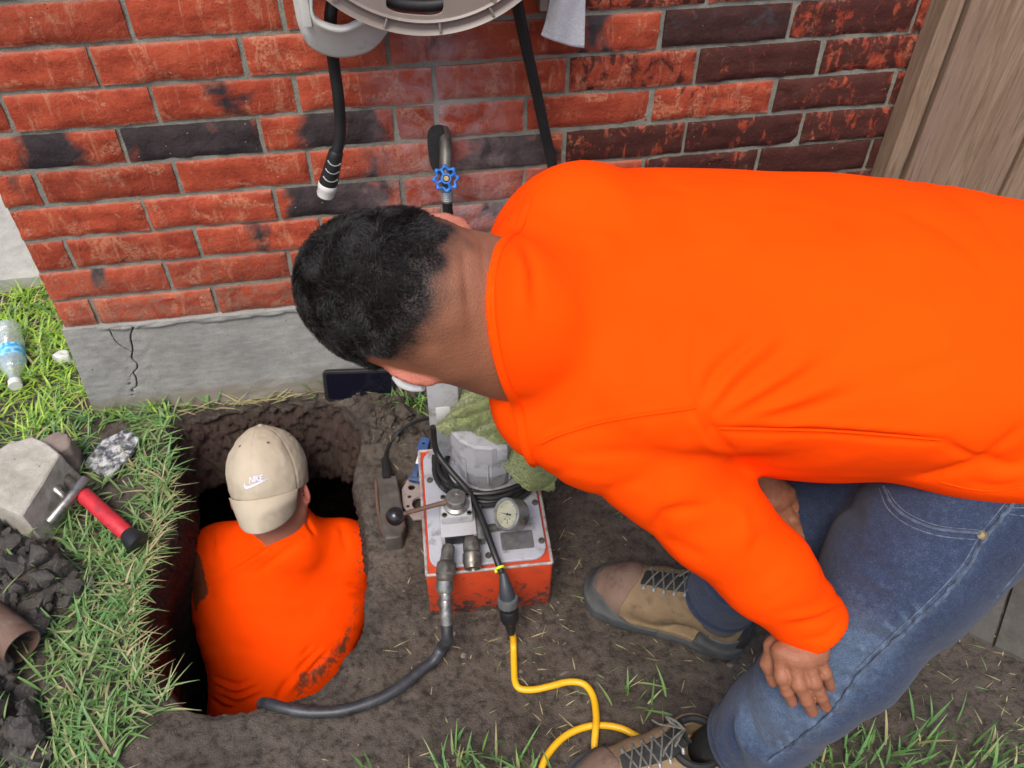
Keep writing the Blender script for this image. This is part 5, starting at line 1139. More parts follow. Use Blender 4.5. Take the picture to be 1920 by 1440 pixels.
# ------------------------------------------------------------ the man bending over
man = None
H_O = dp(752, 553, .955); U_ = unit(-.975 * CAM_R[0] - .19 * CAM_R[1] + .03 * CAM_R[2]); F_ = unit(CAM_R[2] - U_ * (CAM_R[2] @ U_)); L_f = np.cross(U_, F_); F_, L_f = F_ * math.cos(.22) + L_f * math.sin(.22), L_f * math.cos(.22) - F_ * math.sin(.22)
NECK = dp(968, 604, 1.005)
hfn, HP = head_fn(H_O, U_, F_, L_f, NECK, .083, .0775)
def hfull(p): return smin(hfn(p), cone(p, NECK, dp(1040, 590, 1.06), .079, .10), .04)
Vh, Qh = snets(hfull, np.minimum(H_O, NECK) - .17, np.maximum(H_O, NECK) + .17, .0042)
Nh = vnormals(Vh, Qh)
for pl, am, w in (([(868, 470), (872, 530), (880, 590)], -.0022, .005), ([(862, 480), (862, 560), (870, 640)], .0014, .007), ([(905, 450), (908, 520)], -.0012, .004)): Vh = fold(Vh, Nh, hfull, pl, am, w)
q = Vh - H_O; hu, hf, hl = q @ U_, q @ F_, q @ L_f
hb = hu + .010 * vnoise(Vh * 60, 3) - np.clip(hf + .015, 0, .2) * .40 + .019 - .02 * hl - .75 * np.clip(np.abs(hl) - .046, 0, .1) * sstep(.075, .02, hu)      # above 0: hair
hden = sstep(-.072, .010, hb) * sstep(.088, .070, hf + .0 * hu) * (hu > -.10)
ear_m = sstep(.0032, .0006, HP.ears(Vh))
hden = hden * (1 - ear_m) * sstep(.010, .030, HP.ears(Vh) + .012 * sstep(.0, .03, hu))
# arms, hands, trunk and legs under the clothes, all one skin
WR = dp(1519, 1178, 1.168); upv = unit(-CAM_R[2])
K1 = np.array([dp(1464, 1222, 1.150), dp(1488, 1234, 1.143), dp(1513, 1234, 1.143), dp(1535, 1227, 1.149)])
T1 = [[dp(1466, 1268, 1.150), dp(1476, 1296, 1.160), dp(1486, 1315, 1.174)], [dp(1498, 1282, 1.143), dp(1513, 1312, 1.155), dp(1523, 1334, 1.172)], [dp(1526, 1278, 1.144), dp(1540, 1306, 1.156), dp(1548, 1325, 1.172)], [dp(1546, 1262, 1.154), dp(1556, 1283, 1.168), dp(1560, 1296, 1.182)]]
TH1 = [dp(1482, 1192, 1.172), dp(1452, 1212, 1.176), dp(1443, 1245, 1.184), dp(1450, 1276, 1.192)]
hv, hq = hand_vf(WR, K1, T1, upv, TH1, .030)
W2 = dp(1418, 878, 1.285); K2 = np.array([dp(1428, 935, 1.290), dp(1444, 942, 1.282), dp(1462, 938, 1.284), dp(1476, 926, 1.292)])
T2 = [[k + (dp(1500, 1010, 1.31) - dp(1450, 930, 1.29)) * a for a in (.45, .8, 1.05)] for k in K2]; TH2 = [dp(1412, 890, 1.30), dp(1402, 920, 1.32), dp(1405, 945, 1.33), dp(1412, 960, 1.34)]
hv2, hq2 = hand_vf(W2, K2, T2, upv, TH2, .028)
SHL, ELB, WRS = dp(1082, 765, 1.055), dp(1335, 972, 1.115), dp(1527, 1172, 1.168)
SHR, ELR = dp(1088, 425, 1.13), dp(1235, 690, 1.30)
HIP, THI, MID, KNE, SHN, ANK = dp(1880, 850, 1.17), dp(1698, 1062, 1.195), dp(1588, 1220, 1.232), dp(1512, 1290, 1.262), dp(1455, 1345, 1.33), dp(1414, 1386, 1.395)
HIR, KNR, ANR = dp(1800, 760, 1.27), dp(1500, 965, 1.375), gz(1352, 1118, .13)
PEL = dp(1900, 700, 1.19)
def body1(p):
    d = chain(p, [dp(1010, 580, 1.07), dp(1300, 590, 1.14), PEL], [.10, .11, .12], .05)
    d = smin(d, chain(p, [SHL, ELB, WRS, WR], [.05, .043, .030, .026], .02), .03); d = smin(d, chain(p, [SHR, ELR, W2], [.05, .042, .027], .02), .03)
    d = smin(d, chain(p, [HIP, KNE, ANK], [.085, .055, .045], .03), .04); return smin(d, chain(p, [HIR, KNR, ANR], [.085, .055, .045], .03), .04)
Vb, Qb = snets(body1, (.6, -1.25, -.02), (1.65, -.45, 1.08), .012)
n1, n2, n3 = len(Vh), len(hv), len(hv2)
bv = np.concatenate([Vh, hv, hv2, Vb]); bq = np.concatenate([Qh, hq + n1, hq2 + n1 + n2, Qb + n1 + n2 + n3])
man = obj('person', bv, bq, SKIN1)
z_ = np.zeros(len(bv)); hh = z_.copy(); hh[:n1] = hden; setattr_(man, 'hair', hh)
bl = z_.copy(); bl[:n1] = np.maximum(ear_m, .45 * sstep(-.10, -.16, hu) * sstep(.03, -.05, hf)); bl[n1:n1 + n2] = .35 * sstep(.03, 0, segdist(hv, np.array([t[-1] for t in T1]))); setattr_(man, 'blush', bl)
tag(man, 'person with short dark hair in an orange long sleeved shirt bending over, hand on knee', 'person', 'workers in orange shirts')
# hair
kk = NT('short black hair'); MHAIR = kk.fin(kk.mix(kk.noise(kk.coord(), 90, 2), (.006, .005, .005), (.020, .016, .015)), .38, 0, None, .45)
fc = np.cross(Vh[Qh[:, 2]] - Vh[Qh[:, 0]], Vh[Qh[:, 3]] - Vh[Qh[:, 1]]); ar = np.linalg.norm(fc, axis=1); dn = hden[Qh].mean(1); wgt = ar * np.clip(dn, 0, 1) ** 1.2; wgt[dn < .30] = 0
NS = 34000; fi = RNG.choice(len(Qh), NS, p=wgt / wgt.sum()); bw = RNG.dirichlet((1, 1, 1, 1), NS); root = np.einsum('nk,nkd->nd', bw, Vh[Qh[fi]]); nn = fc[fi] / (ar[fi][:, None]); 
nn *= np.sign(np.sum(nn * (root - (H_O + U_ * .01)), 1))[:, None]
dens = dn[fi]; ln = (.0016 + .0120 * np.clip((dens - .50) / .50, 0, 1) ** 1.2) * RNG.uniform(.65, 1.2, NS)
flow = np.stack([vnoise(root * 55, 11), vnoise(root * 55, 12), vnoise(root * 55, 13)], -1) * 1.5 + np.stack([vnoise(root * 160, 14), vnoise(root * 160, 15), vnoise(root * 160, 16)], -1) * .55 + RNG.normal(0, .35, (NS, 3)) - F_ * .25 - U_ * .25
tg = flow - nn * np.sum(flow * nn, 1)[:, None]; tg /= np.linalg.norm(tg, axis=1)[:, None] + 1e-9; bt2 = np.cross(nn, tg); curl = RNG.uniform(-1, 1, NS)
NP = 6; pts = np.zeros((NS, NP, 3)); cur = root - nn * .0006
for s in range(NP):
    pts[:, s] = cur; t = s / (NP - 1); a = .45 + 1.15 * t
    dd = nn * np.cos(a)[..., None] if np.ndim(a) else nn * math.cos(a); dd = dd + tg * math.sin(a) + bt2 * (curl * t * .9)[:, None]; dd /= np.linalg.norm(dd, axis=1)[:, None]; cur = cur + dd * (ln / (NP - 1))[:, None]
hc_ = bpy.data.hair_curves.new('hair'); hc_.add_curves([NP] * NS); hc_.attributes['position'].data.foreach_set('vector', pts.reshape(-1).astype(np.float32))
ra = hc_.attributes.get('radius') or hc_.attributes.new('radius', 'FLOAT', 'POINT'); ra.data.foreach_set('value', np.tile(np.array([.00020, .00020, .00019, .00016, .00012, .00005], np.float32), NS))
hc_.materials.append(MHAIR); ho = bpy.data.objects.new('hair', hc_); COL.objects.link(ho); ho.parent = man
# shirt
TP = [dp(1078, 570, 1.085), dp(1110, 568, 1.095), dp(1165, 566, 1.105), dp(1350, 566, 1.125), dp(1600, 575, 1.145), dp(1830, 596, 1.16), dp(2060, 640, 1.18)]
TW = [.180, .200, .222, .226, .228, .226, .212]; TH_ = [.098, .108, .118, .126, .128, .128, .125]
cuffn = unit(WRS - ELB); coln = unit(-.965 * CAM_R[0] + .02 * CAM_R[1] + .26 * CAM_R[2]); cole = dp(934, 582, .925)
def shirt1(p):
    d = loft(p, TP, TW, TH_, (0.05, 1, .05))
    d = smin(d, smax(smin(cone(p, HP(-.035, -.018, .004), NECK, .083 * .94, .083), cone(p, NECK, dp(1040, 590, 1.06), .081, .10), .04) - .0055, (p - cole) @ coln, .007), .03)
    d = smin(d, chain(p, [dp(1016, 480, 1.065), dp(1086, 418, 1.11), ELR, dp(1375, 850, 1.28)], [.052, .064, .060, .045], .03), .05)
    d = smin(d, ell(p, dp(1575, 800, 1.15), np.array([unit(dp(1800, 815, 1.16) - dp(1350, 785, 1.14)), CAM_R[1], CAM_R[2]]), (.235, .072, .13)), .03)
    d = smin(d, ell(p, dp(1885, 868, 1.110), np.array([unit(CAM_R[0] + .03 * CAM_R[1]), unit(CAM_R[1] - .03 * CAM_R[0]), CAM_R[2]]), (.150, .052, .095)), .02)
    sl = chain(p, [dp(1052, 742, 1.055), dp(1118, 790, 1.055), dp(1240, 876, 1.075), ELB, dp(1440, 1075, 1.14), WRS + cuffn * .04], [.086, .077, .069, .0655, .059, .043], .02)
    d = smin(d, sl, .022)
    d = smax(d, (p - (WRS + cuffn * .012)) @ cuffn - .0, .006)  if False else d
    near = np.linalg.norm(p - WRS, axis=1) < .09
    d = np.where(near, smax(d, (p - (WRS + cuffn * .010)) @ cuffn, .008), d)
    st = np.stack([p @ U_ * 5, p @ CAM_R[1] * 16, p @ CAM_R[2] * 10], -1)
    return d + .0020 * fbm(p * 11, 61, 2) * 1.0
Vs, Qs = snets(shirt1, (.66, -1.30, .30), (1.62, -.42, 1.10), .0052)
Ns = vnormals(Vs, Qs)
FO = [  # pixel lines on the cloth, height, width
    ([(985, 455), (1000, 500), (1003, 570)], -.0028, .0075), ([(955, 470), (980, 500), (985, 600)], .0018, .009), ([(930, 620), (960, 700), (985, 780)], -.0014, .010),
    ([(1312, 772), (1345, 700), (1425, 630)], -.0050, .0085), ([(1330, 785), (1400, 715), (1490, 640)], -.0045, .0085), ([(1340, 795), (1450, 740), (1560, 680)], -.0040, .009), ([(1345, 800), (1480, 775), (1620, 735)], -.0036, .009), ([(1325, 770), (1375, 690), (1450, 630)], .0034, .008), ([(1345, 790), (1425, 735), (1520, 670)], .0034, .009), ([(1350, 805), (1460, 765), (1590, 705)], .003, .009), ([(1500, 700), (1600, 650)], -.002, .012), ([(1640, 720), (1760, 690), (1850, 650)], -.0025, .014),
    ([(1340, 806), (1450, 810), (1560, 812), (1680, 822), (1770, 828)], -.0075, .0055), ([(1345, 795), (1450, 797), (1560, 798), (1680, 806), (1775, 815)], .0030, .008),
    ([(1770, 828), (1805, 850), (1840, 862)], -.004, .005), ([(1840, 862), (1780, 885), (1720, 897)], -.005, .007), ([(1840, 862), (1880, 835), (1918, 800)], -.004, .007), ([(1845, 858), (1890, 875), (1925, 870)], -.004, .007), ([(1820, 905), (1870, 915), (1925, 905)], -.003, .007),
    ([(1310, 768), (1340, 815), (1372, 850)], -.0050, .006), ([(1296, 775), (1322, 820), (1352, 850)], .003, .008),
    ([(985, 858), (1050, 820), (1150, 792), (1308, 768)], -.0028, .004), ([(985, 848), (1050, 811), (1150, 783), (1305, 760)], .0014, .004), ([(1308, 768), (1300, 700), (1310, 620)], -.0018, .005),
    ([(1060, 860), (1130, 850), (1230, 850)], -.0022, .010), ([(1035, 892), (1075, 880), (1130, 885)], -.0045, .008), ([(1120, 938), (1150, 915), (1200, 900)], -.0050, .009), ([(1225, 1000), (1255, 965), (1330, 950)], -.0050, .010), ([(1245, 1018), (1240, 960), (1225, 900)], -.0022, .008), ([(1330, 945), (1390, 965), (1400, 1030)], .0026, .011), ([(1250, 1010), (1330, 1050)], -.0025, .012), ([(1400, 1045), (1430, 1010), (1480, 1000)], -.0022, .010), ([(1420, 1100), (1460, 1060), (1530, 1040)], -.0030, .009), ([(1440, 1130), (1500, 1090), (1560, 1080)], -.0028, .008), ([(1455, 1150), (1520, 1135), (1575, 1110)], -.0038, .007), ([(1475, 1175), (1530, 1165), (1580, 1140)], -.0034, .006), ([(1470, 1162), (1525, 1150), (1578, 1125)], .003, .006), ([(1500, 1200), (1545, 1195), (1578, 1165)], -.0026, .005),
    ([(1180, 360), (1240, 350), (1300, 365)], -.0016, .012), ([(1625, 325), (1740, 345), (1830, 400), (1880, 460)], -.0030, .010), ([(1640, 318), (1750, 332), (1850, 385)], .003, .012), ([(1700, 400), (1800, 450), (1880, 540)], -.002, .014), ([(1420, 420), (1560, 440)], -.0010, .016)]
V0_ = Vs.copy()
for pl, am, w in FO: Vs = fold(Vs, Ns, shirt1, pl, am * 1.35, w)
keep_ = sstep(.003, .022, -((V0_ - cole) @ coln))[:, None]; Vs = V0_ + (Vs - V0_) * keep_
Vs = Vs + Ns * (.0017 * fbm(np.stack([Vs @ CAM_R[0] * 9, Vs @ CAM_R[1] * 22, Vs @ CAM_R[2] * 22], -1), 71, 3))[:, None]
shirt = obj('shirt', Vs, Qs, MSH, man)
dirt = .20 * np.exp(-(segdist(Vs, onsurf(shirt1, [(1480, 1000), (1500, 1045), (1520, 1085)])) / .020) ** 2) + .18 * np.exp(-(segdist(Vs, onsurf(shirt1, [(1425, 1080), (1500, 1090)])) / .02) ** 2) + .25 * np.exp(-(segdist(Vs, onsurf(shirt1, [(1490, 1190), (1560, 1195)])) / .012) ** 2)
setattr_(shirt, 'dirt', dirt)

def sseam(nm, fn, pl, r, par, lift=.0004, n=8):
    L = onsurf(fn, pl, n, lift); return MB().tube(L, np.r_[r * .3, np.full(len(L) - 2, r), r * .3], 6).build(nm, MSH, par)
# folded edge of the neckline
Fc = zframe(cole - coln * .0035, coln); cen0 = HP(-.035, -.018, .004); cen0 = cen0 + (NECK - cen0) * (((cole - cen0) @ coln) / ((NECK - cen0) @ coln)); cp_ = []
an = np.linspace(0, 2 * np.pi, 73)[:-1]; dr_ = Fc[:3, 0] * np.cos(an)[:, None] + Fc[:3, 1] * np.sin(an)[:, None]; lo_ = np.full(72, .04); hi_ = np.full(72, .17)
for _ in range(24):
    md_ = (lo_ + hi_) / 2; ins = shirt1(cen0 + dr_ * md_[:, None] - coln * .010) < 0; lo_ = np.where(ins, md_, lo_); hi_ = np.where(ins, hi_, md_)
loop = cen0 + dr_ * (lo_ - .0004)[:, None] - coln * .0040; b = np.linspace(0, 2 * np.pi, 9)[:-1]
v = (loop[:, None] + .0048 * np.cos(b)[None, :, None] * dr_[:, None] + .0062 * np.sin(b)[None, :, None] * coln).reshape(-1, 3); MB().add(v, gridf(72, 8, True, True).tolist()).build('collar', MSH, shirt)
# stitched seams
def sseam(nm, fn, pl, r, par, lift=.0004, n=8):
    L = onsurf(fn, pl, n, lift); return MB().tube(L, np.r_[r * .3, np.full(len(L) - 2, r), r * .3], 6).build(nm, MSH, par)
sseam('armhole_seam', shirt1, [(1012, 832), (1055, 813), (1150, 787), (1306, 764)], .0016, shirt)
sseam('side_seam', shirt1, [(1345, 803), (1450, 805), (1560, 808), (1680, 817), (1770, 825)], .0014, shirt)
sseam('hem_stitch', shirt1, [(1760, 903), (1820, 917), (1870, 920), (1920, 912)], .0010, shirt)
# jeans
def jeans1(p):
    d = chain(p, [HIP, THI, MID, KNE], [.126, .1015, .0795, .0715], .03); d = smin(d, chain(p, [KNE, SHN, ANK], [.0715, .069, .071], .03), .02)
    r = chain(p, [HIR, KNR, ANR], [.125, .078, .068], .04); d = smin(d, ell(p, PEL + CAM_R[0] * .03, np.array([CAM_R[0], CAM_R[1], CAM_R[2]]), (.15, .19, .15)), .06)
    d = smin(d, r, .03); aa = unit(ANK - SHN); na = np.linalg.norm(p - ANK, axis=1) < .13; d = np.where(na, smax(d, (p - ANK) @ aa - .012, .008), d)
    ab = unit(ANR - KNR); nb = np.linalg.norm(p - ANR, axis=1) < .12; d = np.where(nb, smax(d, (p - ANR) @ ab - .005, .008), d)
    return d + .0030 * fbm(p * 13, 63, 2)
Vj, Qj = snets(jeans1, (.95, -1.30, .02), (1.72, -.50, .98), .0056)
Nj = vnormals(Vj, Qj)
OUT = [(1915, 925), (1850, 1005), (1812, 1068), (1755, 1130), (1690, 1190), (1615, 1262), (1578, 1312), (1552, 1345), (1490, 1392), (1440, 1428)]
FJ = [([(1575, 1000), (1650, 1070), (1740, 1110)], -.0035, .012), ([(1590, 1100), (1680, 1130)], -.0028, .012), ([(1585, 1180), (1640, 1195), (1690, 1200)], -.0030, .009), ([(1570, 1235), (1620, 1235), (1660, 1232)], -.0034, .008), ([(1560, 1270), (1600, 1268), (1640, 1262)], -.0032, .007), ([(1555, 1300), (1590, 1300), (1620, 1296)], -.003, .007), ([(1500, 1330), (1540, 1350), (1590, 1340)], -.003, .008), ([(1450, 1300), (1480, 1360), (1540, 1390)], -.0026, .012), ([(1400, 1330), (1420, 1390), (1460, 1420)], -.0030, .010), ([(1372, 1335), (1368, 1380), (1390, 1425)], -.0045, .009), ([(1350, 1350), (1352, 1400), (1362, 1432)], .0035, .008), ([(1390, 1320), (1385, 1370), (1410, 1420)], .003, .008),
      ([(1560, 930), (1600, 960), (1650, 1050)], -.0025, .014), ([(1640, 930), (1620, 1000), (1640, 1080)], .002, .014), ([(1335, 1075), (1365, 1100), (1395, 1120)], -.004, .008), ([(1325, 1095), (1355, 1125), (1385, 1135)], .003, .007)]
for pl, am, w in FJ: Vj = fold(Vj, Nj, jeans1, pl, am * 2.3, w)
cr_o = cr(np.array(OUT, float), 6); pw_ = np.zeros(len(Vj))
for i in range(6, len(cr_o) - 2, 2):                                   # puckers beside the outseam
    c = cr_o[i]; t_ = unit(cr_o[i + 1] - cr_o[i - 1]); n_ = np.array([-t_[1], t_[0]]); s_ = 1 if n_[0] < 0 else -1; a_ = c + n_ * s_ * 3; b_ = c + n_ * s_ * random.uniform(18, 36) + t_ * random.uniform(-6, 6)
    if i > 18:
        Vj = fold(Vj, Nj, jeans1, [tuple(a_), tuple((a_ + b_) / 2), tuple(b_)], -.0030, .0038); ln_ = onsurf(jeans1, [tuple(a_ + t_ * 4), tuple((a_ + b_) / 2 + t_ * 4), tuple(b_ + t_ * 4)], 3); pw_ = np.maximum(pw_, .42 * np.exp(-(segdist(Vj, ln_) / .0030) ** 2)); pw_ = pw_ - .25 * np.exp(-(segdist(Vj, ln_ + 0 * ln_) / .0030) ** 2) * 0
Vj = Vj + Nj * (.0012 * fbm(Vj * 48, 77, 3))[:, None]
jeans = obj('jeans', Vj, Qj, MDN, man)
wear = .58 * np.exp(-(segdist(Vj, onsurf(jeans1, [(1600, 1200), (1500, 1300), (1420, 1360)])) / .065) ** 2) + .20 * np.exp(-(segdist(Vj, onsurf(jeans1, [(1770, 930), (1740, 1060)])) / .05) ** 2) + pw_ + .25 * np.exp(-(segdist(Vj, onsurf(jeans1, OUT)) / .010) ** 2) + .05
wear = np.where(segdist(Vj, np.array([KNR, ANR])) < .1, .10, wear); setattr_(jeans, 'wear', np.clip(wear, 0, 1))
def seam(nm, pl, r, mat, lift=0.0, n=6, wob=0): 
    L = onsurf(jeans1, pl, n, lift); L = L + (wob * np.stack([vnoise(L * 150, 1), vnoise(L * 150, 2), vnoise(L * 150, 3)], -1) if wob else 0); return MB().tube(L, r, 7).build(nm, mat, jeans)
seam('outseam', OUT, .0028, M_SEAM, .0008, 10, .0015); seam('outseam_stitch', [(u - 9, v - 7) for u, v in OUT[:6]], .0008, M_STITCH, .0002, 10)
PK = [(1656, 912), (1672, 945), (1705, 972), (1760, 992), (1838, 1000)]; seam('pocket_edge', PK, .0022, M_SEAM, .0004, 10); seam('pocket_stitch', [(1648, 916), (1664, 953), (1700, 983), (1758, 1004), (1830, 1012)], .0008, M_STITCH, .0004, 10); seam('pocket_stitch', [(1662, 916), (1680, 944), (1710, 967), (1762, 986), (1836, 994)], .0007, M_STITCH, .0008, 10)
seam('back_pocket_edge', [(1868, 1120), (1892, 1092), (1925, 1050)], .0020, M_SEAM, .0004, 8); seam('yoke_stitch', [(1885, 950), (1905, 952), (1935, 952)], .0008, M_STITCH, .0004, 8); seam('yoke_stitch', [(1885, 962), (1905, 966), (1935, 968)], .0008, M_STITCH, .0004, 8)
rp_ = hit(jeans1, 1841, 1003); MB().lathe([(.0058, -.001), (.0058, .0012), (.0050, .0018), (.0036, .0012), (.0034, .0022), (.0001, .0026)], 18, zframe(rp_ - ray(1841, 1003) * .0008, unit(-ray(1841, 1003)))).build('rivet', simple('dull rivet', (.20, .165, .09), .6, .5, .3, 200, .3), jeans)
# cuff hem rings
for A_, B_, r_, nm in ((SHN, ANK, .071, 'leg_hem'), (KNR, ANR, .068, 'leg_hem')):
    aa = unit(B_ - A_); Fh = zframe(B_ + aa * (.004 if B_ is ANK else -.002), aa); loop = []
    for a in np.linspace(0, 2 * np.pi, 49)[:-1]:
        dr_ = Fh[:3, 0] * math.cos(a) + Fh[:3, 1] * math.sin(a); lo_, hi_ = .03, .14
        for _ in range(22):
            md_ = (lo_ + hi_) / 2
            if jeans1((Fh[:3, 3] + dr_ * md_ - aa * .012)[None])[0] < 0: lo_ = md_
            else: hi_ = md_
        loop.append(Fh[:3, 3] + dr_ * (lo_ + .0005))
    loop = np.array(loop); cen = loop.mean(0); rd = unit(loop[0] - cen); rd = (loop - cen) / np.linalg.norm(loop - cen, axis=1)[:, None]; b = np.linspace(0, 2 * np.pi, 9)[:-1]
    v = (loop[:, None] + .0030 * np.cos(b)[None, :, None] * rd[:, None] + .0080 * np.sin(b)[None, :, None] * aa).reshape(-1, 3); MB().add(v, gridf(48, 8, True, True).tolist()).build(nm, MDN, jeans)
# earbud stem below the near ear
eb = MB().tube(cr(np.array([HP(-.010, .030, .083), HP(-.020, .026, .091), HP(-.034, .018, .094), HP(-.044, .012, .093)]), 6), [.0058] * 6 + [.0052] * 6 + [.0046] * 6 + [.004], 12).build('earbud', M_WHITEPL)
tag(eb, 'white wireless earbud stem showing below the bending man\'s ear', 'earbud')

# ------------------------------------------------------------ boots
def m_leather(name, a, b, dirt):
    k = NT(name); P = k.coord(); n = k.noise(P, 16, 6, .65); f = k.noise(P, 120, 5, .7)
    c = k.ramp(n, (.3, a), (.7, b)); c = k.mix(k.ramp(k.noise(P, 26, 7, .7), (.52, 0), (.7, .8)), c, dirt); return k.fin(c, .78, 0, k.bump(f, .45, .0015), .25)
M_TAN = m_leather('tan suede', (.155, .105, .056), (.235, .165, .095), (.085, .058, .042)); M_TOE = m_leather('scuffed brown leather', (.13, .080, .058), (.19, .125, .095), (.075, .048, .038)); M_RAND = m_leather('dusty grey rubber', (.045, .048, .050), (.080, .084, .086), (.10, .092, .080)); M_TONG = m_leather('black mesh', (.012, .012, .013), (.03, .03, .032), (.05, .046, .04)); M_LACE = simple('grey olive lace', (.10, .10, .085), .8, 0, .5, 220, .5)
def boot(parent, heel, toe, roll=0.0):
    fx = unit(np.array([toe[0] - heel[0], toe[1] - heel[1], 0])); fz = np.array([0, 0, 1.0]); fy = np.cross(fz, fx); Fb = frame(heel, fx, fy, fz); L = np.linalg.norm((toe - heel)[:2]); S = L / .31
    def outline(x): return np.interp(x / S, [0, .004, .012, .03, .06, .12, .18, .23, .27, .285, .297, .304, .307, .31], [.0, .016, .029, .038, .042, .041, .048, .056, .051, .042, .030, .018, .009, 0]) * S
    yc = lambda x: np.interp(x / S, [0, .1, .2, .31], [0, -.002, .004, .010]) * S
    def up(q):
        x, y, z = q[:, 0] / S, (q[:, 1] - yc(q[:, 0])) / S / 1.12, q[:, 2] / S / 1.08; p = np.stack([x, y, z], -1)
        d = chain(p, [(.262, 0, .034), (.225, 0, .044), (.17, 0, .062), (.115, 0, .085), (.075, 0, .110)], [.034, .043, .043, .040, .040], .02); d = smin(d, chain(p, [(.045, 0, .040), (.05, 0, .085), (.066, 0, .150)], [.040, .040, .046], .02), .03)
        w = np.interp(x, [-.03, 0, .004, .012, .03, .06, .12, .18, .23, .27, .285, .297, .304, .308, .33], [-.06, .0, .015, .027, .035, .0375, .0375, .0445, .051, .047, .038, .027, .015, 0, -.06]); e = np.maximum(np.abs(y) - w, z - .03); d = smin(d, np.maximum(e, -z - .0), .018); d = np.maximum(d, .012 - z)
        return d * S
    def top(q): x, z = q[:, 0] / S, q[:, 2] / S; return (z - (.128 + .10 * (x - .04)) ) * S * .95
    def shaft(q): x, z = q[:, 0] / S, q[:, 2] / S; ax_ = .052 + .22 * (z - .08) * .5; return (np.sqrt((x - ax_ - .004) ** 2 + (q[:, 1] / S) ** 2) - .037) * S
    lo, hi = np.array([-.02, -.08, -.01]) * S, np.array([.34, .08, .19]) * S
    def upper(q): return np.maximum(np.maximum(up(q), top(q)), -np.maximum(shaft(q), (.07 - q[:, 2] / S) * S)) + .0012 * fbm(q * 26, 8, 2)
    v, f = snets(upper, lo, hi, .0034); b = obj('boot', xf(Fb, v), f, M_TAN, parent)
    def zone(nm, reg, off, mat):
        g = lambda q: smax(smax(up(q) - off, -(up(q) + .004), .001), reg(q), .003); vv, qq = snets(g, lo, hi, .0030, False); return obj(nm, xf(Fb, vv), qq, mat, b)
    zone('toe_rand', lambda q: np.minimum(np.maximum(.262 * S - q[:, 0] + 1.1 * (q[:, 2] - .040 * S), q[:, 2] - .075 * S), np.maximum(np.maximum(q[:, 2] - (.028 + .03 * sstep(.18, .26, q[:, 0] / S)) * S, .15 * S - q[:, 0]), 0 * q[:, 0] - 1)), .0035, M_RAND)
    zone('heel_counter', lambda q: np.maximum(q[:, 0] - (.088 - .5 * np.maximum(q[:, 2] / S - .03, 0)) * S, q[:, 2] - .078 * S), .0035, M_RAND)
    zone('toe_box', lambda q: np.maximum(np.maximum(.205 * S - q[:, 0] + .3 * np.abs(q[:, 1]), q[:, 0] - .285 * S), .03 * S - q[:, 2]), .0014, M_TOE)
    zone('tongue', lambda q: np.maximum(np.maximum(np.abs(q[:, 1] - yc(q[:, 0])) - (.0165 + .006 * sstep(.2, .1, q[:, 0] / S)) * S, .085 * S - q[:, 0]), q[:, 0] - .205 * S), .0020, M_TONG)
    for sgn in (-1, 1): zone('ankle_patch', lambda q, s=sgn: np.maximum(((q[:, 0] / S - .052) / .030) ** 2 + ((q[:, 2] / S - .108) / .017) ** 2 - 1, -s * q[:, 1]) * .012, .0016, M_RAND)
    # sole with lugs
    xs = np.linspace(0.0005, .3095, 60) * S; up_ = np.stack([xs, yc(xs) + outline(xs) + .004 * S, 0 * xs], -1); dn_ = np.stack([xs, yc(xs) - outline(xs) - .004 * S, 0 * xs], -1)[::-1]; ol = np.concatenate([up_, dn_]); n = len(ol)
    sp_ = np.interp(ol[:, 0] / S, [0, .2, .31], [0, 0, .012]) * S; rows = [ol * [.97, .93, 1] + np.stack([0 * sp_, 0 * sp_, sp_], -1), ol + np.stack([0 * sp_, 0 * sp_, sp_ + .004 * S], -1), ol * [1, 1.02, 1] + np.stack([0 * sp_, 0 * sp_, sp_ + .016 * S], -1), ol * [.99, .97, 1] + np.stack([0 * sp_, 0 * sp_, sp_ * .8 + .022 * S], -1)]
    m = MB().add(xf(Fb, np.concatenate(rows)), gridf(4, n, False, True).tolist() + [list(range(n)), [3 * n + i for i in range(n)][::-1]]); m.build('sole', M_RAND, b, ang=40)
    # laces and hooks
    def sf(x, y):
        z_lo, z_hi = .02 * S, .2 * S; z = np.linspace(z_hi, z_lo, 120); q = np.stack([0 * z + x, 0 * z + y, z], -1); d = up(q); i = np.argmax(d < .0); return z[i]
    row = [.196, .178, .160, .142, .124, .106]; wd = [.021, .022, .023, .024, .025, .026]
    for i, (x, w) in enumerate(zip(row, wd)):
        for s in (-1, 1):
            y = yc(x * S) + s * w * S; p = np.array([x * S, y, sf(x * S, y) + .0025]); MB().tube(xf(Fb, np.array([p + [0, s * .003, -.002], p + [0, 0, .001], p + [0, -s * .004, .0015]])), .0032, 8).build('lace_hook', M_GREYMET, b)
            if i < 5:
                x2 = row[i + 1]; y2 = yc(x2 * S) - s * wd[i + 1] * S; pts = []
                for t in np.linspace(0, 1, 7): xx = x * S + (x2 * S - x * S) * t; yy = y + (y2 - y) * t; pts.append([xx, yy, sf(xx, yy) + .0045 + .0015 * s * math.sin(t * np.pi)])
                MB().tube(xf(Fb, np.array(pts)), .0019, 7).build('lace', M_LACE, b)
    xk = .100 * S; zk = sf(xk, 0) + .008
    for s in (-1, 1):
        MB().tube(xf(Fb, cr(np.array([[xk, 0, zk], [xk + .012, s * .012, zk + .008], [xk + .024, s * .024, zk + .004], [xk + .016, s * .012, zk], [xk, 0, zk]]), 6)), .0020, 7).build('lace_bow', M_LACE, b)
        MB().tube(xf(Fb, cr(np.array([[xk, 0, zk], [xk + .014, s * .006, zk + .002], [xk + .034, s * .018, zk - .008], [xk + .044, s * .030, zk - .014]]), 6)), .0018, 7).build('lace_end', M_LACE, b)
